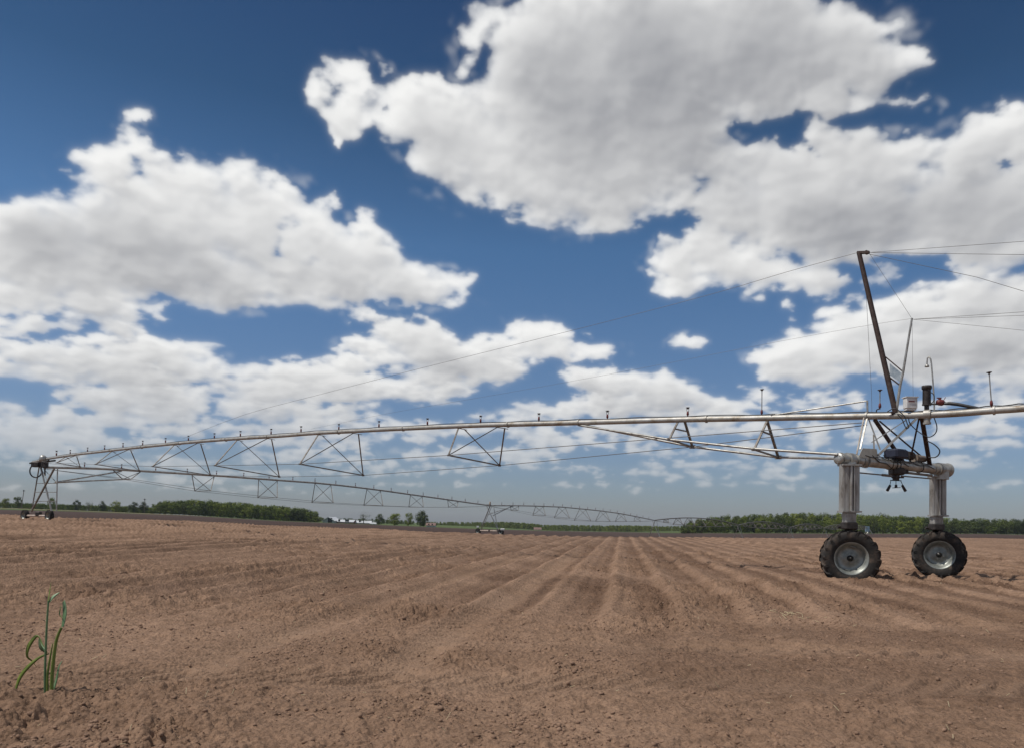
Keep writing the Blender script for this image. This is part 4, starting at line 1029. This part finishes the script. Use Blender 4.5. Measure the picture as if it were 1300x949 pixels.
stalk([(65, 926), (66, 900), (66, 860), (71, 815), (78, 796)], [.009, .009, .008, .006], 'bladeold')
blade([(80, 795), (83, 780), (83, 770), (81.5, 762)], [.006, .010, .011, .008], 'blade')
blade([(79, 784), (76, 778), (77.5, 768)], [.001, .004, .001], 'bladeold')
stalk([(61, 926), (61, 900), (60, 860), (64, 832), (67, 816)], [.008, .007, .005, .002], 'bladeold')
blade([(60, 828), (54, 818), (50, 808), (45, 808), (37, 820), (35, 832), (41, 838), (46, 845)], [.006, .009, .003, .007, .009, .006, .004, .001], 'bladeold')
blade([(59, 826), (53, 820), (49.5, 810)], [.006, .012, .002], 'blade')
blade([(62, 829), (50, 834), (36, 846), (25, 861), (18, 884)], [.002, .005, .008, .008, .002], 'bladeold')
blade([(64, 890), (72, 862), (75, 846), (79, 838)], [.005, .006, .004, .001], 'blade', dz=.05)
blade([(63, 924), (64, 895), (66, 860), (67, 845)], [.006, .007, .002], 'blade')

# ------------------------------------------------------------------ light and sky
SUN_EL = R(59); SUN_AZ = R(-104)              # azimuth from +Y towards +X
sd = Vector((math.sin(SUN_AZ) * math.cos(SUN_EL), math.cos(SUN_AZ) * math.cos(SUN_EL), math.sin(SUN_EL)))
sun = bpy.data.lights.new('sun', 'SUN'); sun.energy = 3.6; sun.angle = R(.53); sun.color = (1, .955, .89)
so = link('sun', sun); so.rotation_euler = (-sd).to_track_quat('-Z', 'Y').to_euler()
w = bpy.data.worlds.new('World'); SC.world = w; w.use_nodes = True
nt = w.node_tree; L = nt.links.new; nodes = nt.nodes
bg = nodes['Background']; bg.inputs['Strength'].default_value = .1
sky = N(nt, 'ShaderNodeTexSky', sky_type='NISHITA'); sky.sun_disc = False; sky.sun_elevation = SUN_EL; sky.sun_rotation = SUN_AZ
sky.air_density = 1.0; sky.dust_density = .6; sky.ozone_density = 2.0; sky.altitude = 200

# ---- cloud field (numpy), sampled on an azimuth / elevation grid
_CRN = np.random.default_rng(4); _GA = _CRN.uniform(0, 2 * np.pi, 4096); _GC, _GS = np.cos(_GA), np.sin(_GA)
_WX, _WY = _CRN.random(4096), _CRN.random(4096)
def _hash(a, b, s): return _P[(_P[(a + s * 131) & 4095] + b) & 4095]
def pnoise(x, y, s=0):
    xi = np.floor(x).astype(np.int64); yi = np.floor(y).astype(np.int64); fx = x - xi; fy = y - yi
    u = fx * fx * fx * (fx * (fx * 6 - 15) + 10); v = fy * fy * fy * (fy * (fy * 6 - 15) + 10)
    def g(i, j): k = _hash(xi + i, yi + j, s); return _GC[k] * (fx - i) + _GS[k] * (fy - j)
    a, b, c, d = g(0, 0), g(1, 0), g(0, 1), g(1, 1)
    return (a + (b - a) * u + (c - a) * v + (a - b - c + d) * u * v) * 1.5
def pfbm(x, y, o, s=0, g=.5, lac=2.1):
    r = 0; a = 1; t = 0
    for i in range(o):
        r = r + a * pnoise(x, y, s + i); t += a; a *= g; x, y = (x * .8 - y * .6) * lac + 3.1, (x * .6 + y * .8) * lac - 1.7
    return r / t
def worley(x, y, s=0):
    xi = np.floor(x).astype(np.int64); yi = np.floor(y).astype(np.int64); fx = x - xi; fy = y - yi; m = np.full(x.shape, 9.0)
    for i in (-1, 0, 1):
        for j in (-1, 0, 1):
            k = _hash(xi + i, yi + j, s); d = (i + _WX[k] - fx) ** 2 + (j + _WY[k] - fy) ** 2; m = np.minimum(m, d)
    return np.sqrt(m)
#        cx, cy, rx, ry, rot(deg, + = right end lower), weight
PUFFS = [
 # big left cumulus
 (168,150,28,14,-8,.55),(152,182,22,20,0,.35),(110,205,28,14,0,.5),(160,205,50,24,0,.8),(250,205,26,13,-10,.35),(75,248,22,9,0,.2),(235,240,75,40,10,.9),(150,250,60,30,0,.8),(310,245,55,34,18,.9),(30,272,45,20,5,.9),
 (60,310,110,52,2,1.1),(190,295,130,60,2,1.2),(330,290,110,62,14,1.2),(430,325,105,52,14,1.15),(520,358,66,32,8,1.05),(560,365,30,20,0,.7),(250,350,160,38,4,1.1),(100,352,120,36,5,1.0),(420,365,90,30,10,.95),(30,375,70,22,0,.9),(130,392,90,16,8,.75),(60,412,80,13,0,.7),(150,418,40,8,8,.5),(290,382,20,8,0,.4),
 # top centre mass
 (440,98,40,24,14,1.0),(445,140,42,30,20,.9),(428,178,12,14,0,.35),(490,120,40,34,20,.8),(515,105,12,8,0,.35),(545,150,60,42,25,1.1),(560,105,28,14,0,.5),(590,185,85,62,20,1.2),(640,120,60,50,0,1.1),(700,100,110,100,0,1.3),(660,235,90,42,10,1.1),(720,175,140,90,0,1.3),(760,262,60,24,0,.95),(650,265,50,14,0,.5),(820,60,150,110,0,1.4),(850,160,110,90,-8,1.3),(960,50,130,100,0,1.3),(1060,40,70,60,0,1.1),(1100,60,30,40,0,.7),(790,235,90,40,-6,1.1),(690,10,40,40,0,.9),
 (1000,120,100,30,-12,.9),(1090,88,60,26,-4,.85),(1140,75,36,16,0,.75),(1060,125,80,16,-6,.7),(1150,118,34,10,6,.6),(1185,131,12,5,0,.2),(1030,150,30,10,20,.35),
 # right mass
 (1000,215,120,45,-4,1.1),(1120,205,80,38,-8,1.1),(1165,180,30,14,0,.6),(1250,190,70,46,-20,1.1),(1290,160,50,30,-20,1.0),(920,255,66,42,-20,1.05),(1050,270,190,62,0,1.3),(1230,265,140,60,0,1.3),(890,310,50,32,0,.95),(960,345,90,32,8,1.0),(1030,360,60,18,8,.7),(860,355,36,16,10,.75),(1110,340,30,22,0,.3),(1240,315,110,26,0,1.0),(1080,318,60,18,0,.8),(845,330,18,8,0,.3),
 # lower right cumulus
 (985,458,40,22,0,.95),(1035,450,60,38,-10,1.0),(1085,425,60,34,-10,1.0),(1150,405,80,32,-12,1.0),(1240,385,80,30,-4,1.1),(1300,380,60,36,0,1.1),(1130,450,110,32,0,1.1),(1250,430,110,42,0,1.15),(1020,478,40,14,8,.6),(1300,480,60,22,0,.7),(1185,478,45,14,0,.5),
 (997,400,13,11,0,.35),(1000,418,8,9,0,.1),(878,438,24,9,0,.75),(965,432,10,4,0,.0),(1040,505,60,10,0,.4),
 # band left
 (40,448,70,20,5,.9),(120,455,75,26,4,1.05),(200,450,80,20,4,1.0),(250,468,50,16,8,.9),(30,470,60,12,0,.7),(180,478,110,15,4,.9),(80,475,60,10,0,.6),
 (140,503,60,15,4,.95),(210,505,70,15,2,.95),(200,522,70,12,0,.85),(75,522,20,11,-10,.8),(18,520,26,12,10,.8),(30,545,60,14,0,.8),(95,555,50,9,0,.6),
 (520,428,60,20,8,1.05),(465,440,40,13,0,.8),(570,445,80,22,0,1.1),(590,472,90,18,-4,1.05),(460,462,60,13,0,.8),(330,473,40,13,4,.7),(390,475,70,18,0,1.0),(300,490,60,10,4,.6),(360,498,90,18,-4,1.0),(460,490,70,16,0,.95),(540,497,60,12,0,.8),(330,520,70,12,2,.85),(420,518,70,10,0,.75),(165,492,40,10,0,.6),
 (690,428,50,22,8,.95),(740,440,50,13,6,.8),(650,440,50,14,0,.7),(645,466,40,7,0,.45),
 # centre right
 (735,478,36,14,10,.95),(775,487,50,20,8,1.05),(840,498,60,22,10,1.1),(900,510,46,14,6,.9),(780,515,80,14,0,.9),(700,522,60,12,0,.8),(600,527,16,7,0,.6),(660,533,40,8,0,.6),(870,528,80,10,0,.7),(640,510,12,6,0,.0),
 # thin far banks
 (515,540,45,9,4,.75),(440,552,60,8,0,.55),(535,557,22,6,0,.6),(960,545,60,9,0,.6),(1030,560,60,7,0,.5),(760,560,80,7,0,.55),(850,575,70,6,0,.5),(950,568,36,6,0,.55),(640,575,70,6,0,.45),(1240,545,70,9,0,.75),(1250,565,80,7,0,.6),(1130,545,50,6,0,.35),(330,560,70,7,0,.5),(230,540,60,8,0,.55),(60,575,70,7,0,.5),(1000,600,70,5,0,.35),(1230,585,60,5,0,.35),(700,597,80,5,0,.3),(280,585,80,5,0,.3),(130,600,70,5,0,.3),(480,600,70,5,0,.25),(1170,520,40,8,0,.3),
 (130,535,90,12,0,.6),(240,548,60,9,0,.5),(350,545,80,10,0,.6),(60,560,100,10,0,.6),(170,565,80,8,0,.5),(420,535,70,10,0,.6),(600,548,70,9,0,.6),(690,550,70,9,0,.6),(800,545,80,10,0,.6),(900,548,60,8,0,.5),(560,575,60,7,0,.5),(390,578,80,7,0,.45),(900,590,80,6,0,.45),(790,600,80,5,0,.4),(590,598,70,5,0,.35),(1060,540,60,8,0,.5),(1110,580,60,6,0,.4),(1180,560,60,7,0,.45),(1280,520,50,12,0,.6),(1240,505,60,9,0,.5),(200,590,80,6,0,.4),(80,590,60,6,0,.4),(330,600,70,5,0,.35),(960,500,50,7,0,.3),(1000,520,60,8,0,.4),(1120,600,60,4,0,.35),(1040,585,70,5,0,.4),(1000,575,60,6,0,.45),
 (120,618,110,4,0,.45),(330,622,120,4,0,.4),(560,615,100,4,0,.4),(760,618,90,4,0,.4),(950,615,90,4,0,.45),(1120,620,90,4,0,.4),(1250,610,70,4,0,.45),(480,590,90,5,0,.45),(860,605,80,4,0,.4),(660,585,70,5,0,.45),(220,607,90,5,0,.45),(40,592,60,6,0,.5),(420,562,60,7,0,.5),(1180,595,60,5,0,.45),(720,565,60,7,0,.5),(1090,560,50,6,0,.45)]
HOLES = [(320, 418, 100, 16, -3, .7), (480, 400, 60, 10, 20, .4), (60, 425, 50, 6, 0, .25), (960, 395, 60, 16, 10, .5), (1200, 500, 60, 8, 0, .4), (20, 492, 40, 10, 0, .6), (700, 500, 20, 12, 0, .4), (1150,333,50,12,8,.9),(1085,345,20,8,0,.4),(868,292,20,22,20,.6),(985,160,60,11,-14,.8),(955,180,14,8,0,.4),(1015,172,30,12,10,.5),(883,228,10,6,-20,.35),(1032,112,30,5,-14,.3),(367,284,12,9,0,.55),(362,312,14,12,30,.5),(410,326,16,8,0,.4),(300,288,10,6,0,.25),(165,215,14,10,0,.4),(490,143,10,8,0,.35),(1265,212,10,9,0,.35),(640,300,200,10,0,.0),(250,490,24,4,0,.3),(560,480,10,5,0,.0),(215,398,60,8,4,.3),(540,90,14,12,0,.3)]
CLOUD_SHADE = [(930, 95, 170, 75, 1.1), (780, 120, 80, 50, .5), (1130, 275, 150, 40, 1.0), (70, 305, 90, 28, 1.0), (620, 190, 70, 40, -.5), (480, 130, 60, 50, -.8), (1040, 235, 90, 22, -.7), (700, 235, 90, 30, -.4), (960, 320, 60, 30, -.5),  # hand-placed shade painted into the clouds; negative weights brighten
         (430, 325, 100, 45, -.5), (280, 270, 120, 40, -.6), (1250, 440, 80, 25, .6), (1040, 425, 70, 22, -.5), (600, 465, 90, 12, .7), (250, 480, 90, 10, .7), (850, 515, 80, 8, .6), (180, 350, 120, 20, .35), (1240, 220, 60, 30, .3)]
def _puff(AZ, EL, cx, cy, rx, ry, rot):
    d = ray(cx, cy).normalized(); a0, e0 = math.atan2(d.x, d.y), math.asin(d.z)
    def ae(v): v = v.normalized(); return np.array([math.atan2(v.x, v.y) - a0, math.asin(v.z) - e0])
    c, s = math.cos(math.radians(rot)), math.sin(math.radians(rot))
    u = ae(ray(cx + c * rx, cy + s * rx)); v = ae(ray(cx - s * ry, cy + c * ry))
    Mi = np.linalg.inv(np.array([u, v]).T)
    da = AZ - a0; de = EL - e0
    p = Mi[0, 0] * da + Mi[0, 1] * de; q = Mi[1, 0] * da + Mi[1, 1] * de
    return 1 - (p * p + q * q), (abs(u[0]) + abs(v[0])) * 2.2, (abs(u[1]) + abs(v[1])) * 2.2, a0, e0
def cloud_field(AZ, EL, detail=8):
    """AZ, EL: 2-D grids (rows = elevation, ascending). -> density, plus air coordinates"""
    z = np.sin(np.maximum(EL, 0)); k = z + .16; ce = np.cos(EL)
    sc = k
    Lv = np.minimum(np.log2(1 / k[:, 0]), 1.75)                            # puffs get smaller with distance: blend neighbouring octaves
    def iso(fn, stretch=1.0):
        out = np.zeros(AZ.shape)
        for j in range(-1, 4):
            w = np.maximum(0, 1 - np.abs(Lv - j)); r_ = np.where(w > 0)[0]
            if len(r_) == 0: continue
            w2_ = 1 - w[r_]; nrm = np.sqrt(w[r_] ** 2 + w2_ ** 2); s_ = slice(r_[0], r_[-1] + 1)
            out[s_] += fn(AZ[s_] * 2.0 ** j + j * 13.7, EL[s_] * 2.0 ** j * (1.2 + .75 * max(j, 0) ** 1.2) * stretch + j * 5.3) * (w[r_] / nrm)[:, None]
        return out
    w1 = iso(lambda x, y: pfbm(x * 4, y * 4, 4, 60)); w2 = iso(lambda x, y: pfbm(x * 4 + 7, y * 4 - 5, 4, 70))
    f1 = iso(lambda x, y: pfbm(x * 14, y * 14, 5, 75, .58)); f2 = iso(lambda x, y: pfbm(x * 14 + 4, y * 14 + 9, 5, 85, .58))
    A2 = AZ + (w1 * .050 + f1 * .040) * (.15 + sc); E2 = EL + (w2 * .042 + f2 * .036) * (.04 + sc)
    F_ = np.full(AZ.shape, -.9); QV = np.zeros(AZ.shape); QW = np.full(AZ.shape, 1e-3)
    az1, el1 = AZ[0], EL[:, 0]
    def region(a0, e0, ra, re):
        c = np.where(np.abs(az1 - a0) < ra + .06)[0]; r_ = np.where(np.abs(el1 - e0) < re + .05)[0]
        return (slice(r_[0], r_[-1] + 1), slice(c[0], c[-1] + 1)) if len(c) and len(r_) else None
    for cx, cy, rx, ry, rot, wt in PUFFS:
        _, ra, re, a0, e0 = _puff(np.zeros(1), np.zeros(1), cx, cy, rx, ry, rot); rg = region(a0, e0, ra, re)
        if rg is None or wt <= 0: continue
        v = _puff(A2[rg], E2[rg], cx, cy, rx * 1.08, ry * 1.10, rot)[0]; v = np.maximum(v, -.9)
        v = np.where(v > 0, v * wt, v - (1 - min(wt, 1)) * .25)
        wq = np.exp(np.clip(v, -.6, 1.0) * 5) * .05; QW[rg] += wq; QV[rg] += wq * np.clip((E2[rg] - e0) / (re / 2.2 + .004), -1.2, 1.2)
        o = F_[rg]; h = np.maximum(.22 - np.abs(o - v), 0) / .22; F_[rg] = np.maximum(o, v) + h * h * .22 * .25
    for cx, cy, rx, ry, rot, wt in HOLES:
        _, ra, re, a0, e0 = _puff(np.zeros(1), np.zeros(1), cx, cy, rx, ry, rot); rg = region(a0, e0, ra, re)
        if rg is None or wt <= 0: continue
        v = np.clip(_puff(A2[rg], E2[rg], cx, cy, rx * 1.2, ry * 1.2, rot)[0], 0, 1); F_[rg] -= 1.7 * v * wt
    # sky outside the photographed part: broken fair-weather cloud
    out = np.clip(np.maximum((np.abs(AZ) - .70) * 6, (EL - .64) * 8), 0, 1)
    near_sun = np.exp(-((AZ - SUN_AZ) ** 2 + (EL - SUN_EL) ** 2) / .12)
    other = iso(lambda x, y: pfbm(x * 2.2 + 20, y * 2.2, 4, 90)) * 2.6 - .15 - near_sun * 3
    F_ = np.where(out > 0, F_ * (1 - out) + other * out, F_)
    n = iso(lambda x, y: pfbm(x * 11, y * 11, detail, 100, .57, 2.05))
    def wf(x, y): return .50 * worley(x * 13, y * 13, 120) + .30 * worley(x * 30, y * 30, 121) + .20 * worley(x * 66, y * 66, 122) - .45
    kx, ky = .035 * w1 + .012 * f1, .035 * w2 + .012 * f2
    wv = iso(wf) + .45
    frag = sst(-.15, .45, pfbm(AZ * 6 + 3, EL * 8, 3, 150))
    D = F_ * (.85 - .25 * frag) + n * (.95 + .85 * frag) + (.45 - wv) * .55 - .01
    D = D - 1.2 * sst(-.42, -.8, F_)
    D = np.where(F_ > .45, np.maximum(D, (F_ - .45) * 1.2 + .12 + .25 * n), D)
    return D, F_, n, wv, sc, QV / QW
def shift(A, dr, dc):
    """bilinear gather: value at row + dr, col + dc (arrays or scalars)"""
    h, w_ = A.shape; r_ = np.clip(np.arange(h)[:, None] + dr + np.zeros((h, w_)), 0, h - 1.001); c = np.clip(np.arange(w_)[None] + dc + np.zeros((h, w_)), 0, w_ - 1.001)
    r0 = r_.astype(np.int64); c0 = c.astype(np.int64); fr = r_ - r0; fc = c - c0
    return A[r0, c0] * (1 - fr) * (1 - fc) + A[r0 + 1, c0] * fr * (1 - fc) + A[r0, c0 + 1] * (1 - fr) * fc + A[r0 + 1, c0 + 1] * fr * fc
def box1(A, n, ax):
    if n < 1: return A
    pad = [(0, 0), (0, 0)]; pad[ax] = (n + 1, n); c = np.cumsum(np.pad(A, pad, mode='edge'), axis=ax); L_ = 2 * n + 1
    return (np.take(c, range(L_, c.shape[ax]), axis=ax) - np.take(c, range(0, c.shape[ax] - L_), axis=ax)) / L_
def blur(A, n):
    for _ in range(2): A = box1(box1(A, n, 0), n, 1)
    return A
def cloud_rgba(AZ, EL, detail=8):
    D, F_, n, wv, sc, vert = cloud_field(AZ, EL, detail)
    ppr = 1 / (EL[1, 0] - EL[0, 0])                       # samples per radian
    px = lambda a: max(1, int(round(ppr * a)))
    T = np.clip(D, 0, 1.2)                                  # optical thickness
    wisp = .42 * np.exp(-((F_ + .02) / .30) ** 2) * sst(-.05, .45, pfbm(AZ * 16, EL * 22 + AZ * 5, 6, 170, .6) + .3 * n)
    Dc = np.clip(D, -1, .8); Dw = .50 * Dc + .34 * blur(Dc, px(.0028)) + .16 * blur(Dc, px(.008))
    dens = 2.6 + 2.6 * sst(-.3, .4, pfbm(AZ * 7, EL * 10, 3, 140))
    alpha = 1 - np.exp(-dens * np.maximum(Dw + .035, 0) ** 1.3 * 2.1)
    alpha = .45 * alpha + .38 * blur(alpha, px(.002)) + .17 * blur(alpha, px(.006))
    alpha = np.maximum(alpha, blur(wisp, px(.0015)))
    Tb = blur(T, px(.004)); Ti = blur(T, px(.028)); Tm = blur(T, px(.012))
    acc = 0; wsum = 0                                       # cloud crossed by the light coming from the upper left
    for i, (st, wt) in enumerate(((.010, .9), (.024, 1), (.045, 1), (.075, .8), (.12, .6))):
        s_ = st * (.25 + 1.35 * sc) * ppr
        acc = acc + wt * shift(Tb, s_ * .8, -s_ * .55); wsum += wt
    acc = acc / wsum
    lowf = 1 - sst(.08, .42, EL)                            # low clouds are seen from the side, high ones from beneath
    patch = .6 * pfbm(AZ * 4.5, EL * 8, 4, 160)
    for cx, cy, rx, ry, w_ in CLOUD_SHADE:
        d = ray(cx, cy).normalized(); a0, e0 = math.atan2(d.x, d.y), math.asin(d.z)
        patch = patch + w_ * np.exp(-((AZ - a0) * F * math.cos(e0) / rx) ** 2 - ((EL - e0) * F / ry) ** 2)
    sunl = np.exp(-(.66 * acc + .32 * Tm + .34 * Ti * (1 - lowf)) * np.clip(1 + .55 * patch, .45, 2.2))
    H = blur(T * .35 + (.5 - wv) * .22 + n * .34, px(.0022))
    s_ = .009 * (.3 + 1.2 * sc) * ppr
    rel = np.clip((H - shift(H, s_ * .8, -s_ * .6)) * 1.5, -.22, .22)
    rel2 = blur(n + .3 * (.5 - wv), px(.007)); rel2 = np.clip((rel2 - shift(rel2, s_ * 2.4, -s_ * 1.8)) * 1.0, -.3, .3)
    lum = .42 + .66 * sunl + (rel * .24 + rel2 * .14) * (1 - .48 * sst(.25, .9, Tm)) + vert * (.15 * lowf + .03) * sst(.0, .4, T)
    lum = np.clip(lum, .18, 1.02)
    lo = np.array([.345, .352, .375]); hi = np.array([.88, .88, .87])
    t = np.clip((lum - .45) / .50, -.18, 1.08)[..., None]
    rgb = lo + (hi - lo) * t
    hz_ = (1 - sst(.0, .26, EL))[..., None] * .62           # far banks pale into the air
    rgb = rgb * (1 - hz_) + np.array([.40, .41, .425]) * hz_
    alpha = alpha * (1 - .42 * (1 - sst(.02, .17, EL)))
    alpha = alpha * sst(-.002, .012, EL)
    return rgb, alpha

def cloud_map(name, a0, a1, e0, e1, ppr, detail):
    az = np.linspace(a0, a1, int((a1 - a0) * ppr)); el = np.linspace(e0, e1, int((e1 - e0) * ppr))
    AZ, EL = np.meshgrid(az, el); rgb, al = cloud_rgba(AZ, EL, detail)
    img = bpy.data.images.new(name, len(az), len(el), alpha=True, float_buffer=True); img.colorspace_settings.name = 'Non-Color'
    img.alpha_mode = 'CHANNEL_PACKED'
    img.pixels.foreach_set(np.concatenate([rgb, al[..., None]], -1).astype(np.float32).ravel()); img.update(); img.pack()
    return img
tcw = N(nt, 'ShaderNodeTexCoord')
def wmth(op, a, b_=None, clamp=False):
    n = N(nt, 'ShaderNodeMath', operation=op); n.use_clamp = clamp
    for i, v in enumerate((a, b_)):
        if v is None: continue
        if isinstance(v, (int, float)): n.inputs[i].default_value = v
        else: L(v, n.inputs[i])
    return n.outputs[0]
sw = N(nt, 'ShaderNodeSeparateXYZ'); L(tcw.outputs['Generated'], sw.inputs[0])
waz = wmth('ARCTAN2', sw.outputs[0], sw.outputs[1]); wel = wmth('ARCSINE', sw.outputs[2])
def maptex(img, a0, a1, e0, e1, ext):
    cb = N(nt, 'ShaderNodeCombineXYZ'); L(wmth('DIVIDE', wmth('SUBTRACT', waz, a0), a1 - a0), cb.inputs[0]); L(wmth('DIVIDE', wmth('SUBTRACT', wel, e0), e1 - e0), cb.inputs[1])
    t = N(nt, 'ShaderNodeTexImage', interpolation='Cubic', extension=ext); t.image = img; L(cb.outputs[0], t.inputs[0]); return t
W1 = (-.95, .95, -.03, .86); W2 = (-math.pi, math.pi, -.05, math.pi / 2)
t1 = maptex(cloud_map('cloud field ahead', *W1, 1050, 9), *W1, 'EXTEND'); t2 = maptex(cloud_map('cloud field around', *W2, 150, 5), *W2, 'EXTEND')
inw = wmth('MULTIPLY', wmth('SUBTRACT', .93, wmth('ABSOLUTE', waz)), 12.0, True); inw = wmth('MULTIPLY', inw, wmth('MULTIPLY', wmth('SUBTRACT', .84, wel), 12.0, True))
cmx = N(nt, 'ShaderNodeMix', data_type='RGBA'); L(inw, cmx.inputs['Factor']); L(t2.outputs[0], cmx.inputs['A']); L(t1.outputs[0], cmx.inputs['B'])
amx = N(nt, 'ShaderNodeMix', data_type='FLOAT'); L(inw, amx.inputs['Factor']); L(t2.outputs[1], amx.inputs['A']); L(t1.outputs[1], amx.inputs['B'])
cm10 = N(nt, 'ShaderNodeMix', data_type='RGBA', blend_type='MULTIPLY'); cm10.inputs['Factor'].default_value = 1; L(cmx.outputs['Result'], cm10.inputs['A']); cm10.inputs['B'].default_value = (10, 10, 10, 1)
# clear air: deeper blue overhead, grey-blue near the ground
tr_ = ramp(nt, wel, [(.0, (.46, .50, .65)), (.10, (.53, .585, .73)), (.25, (.51, .65, .79)), (.35, (.47, .67, .81)), (.50, (.27, .43, .54)), (.62, (.22, .35, .48))])
tint = N(nt, 'ShaderNodeMix', data_type='RGBA', blend_type='MULTIPLY'); tint.inputs['Factor'].default_value = 1; L(sky.outputs[0], tint.inputs['A']); L(tr_.outputs[0], tint.inputs['B'])
mxw = N(nt, 'ShaderNodeMix', data_type='RGBA'); L(amx.outputs['Result'], mxw.inputs['Factor']); L(tint.outputs['Result'], mxw.inputs['A']); L(cm10.outputs['Result'], mxw.inputs['B'])
L(mxw.outputs['Result'], bg.inputs['Color'])
w.cycles.sampling_method = 'MANUAL'; w.cycles.sample_map_resolution = 512
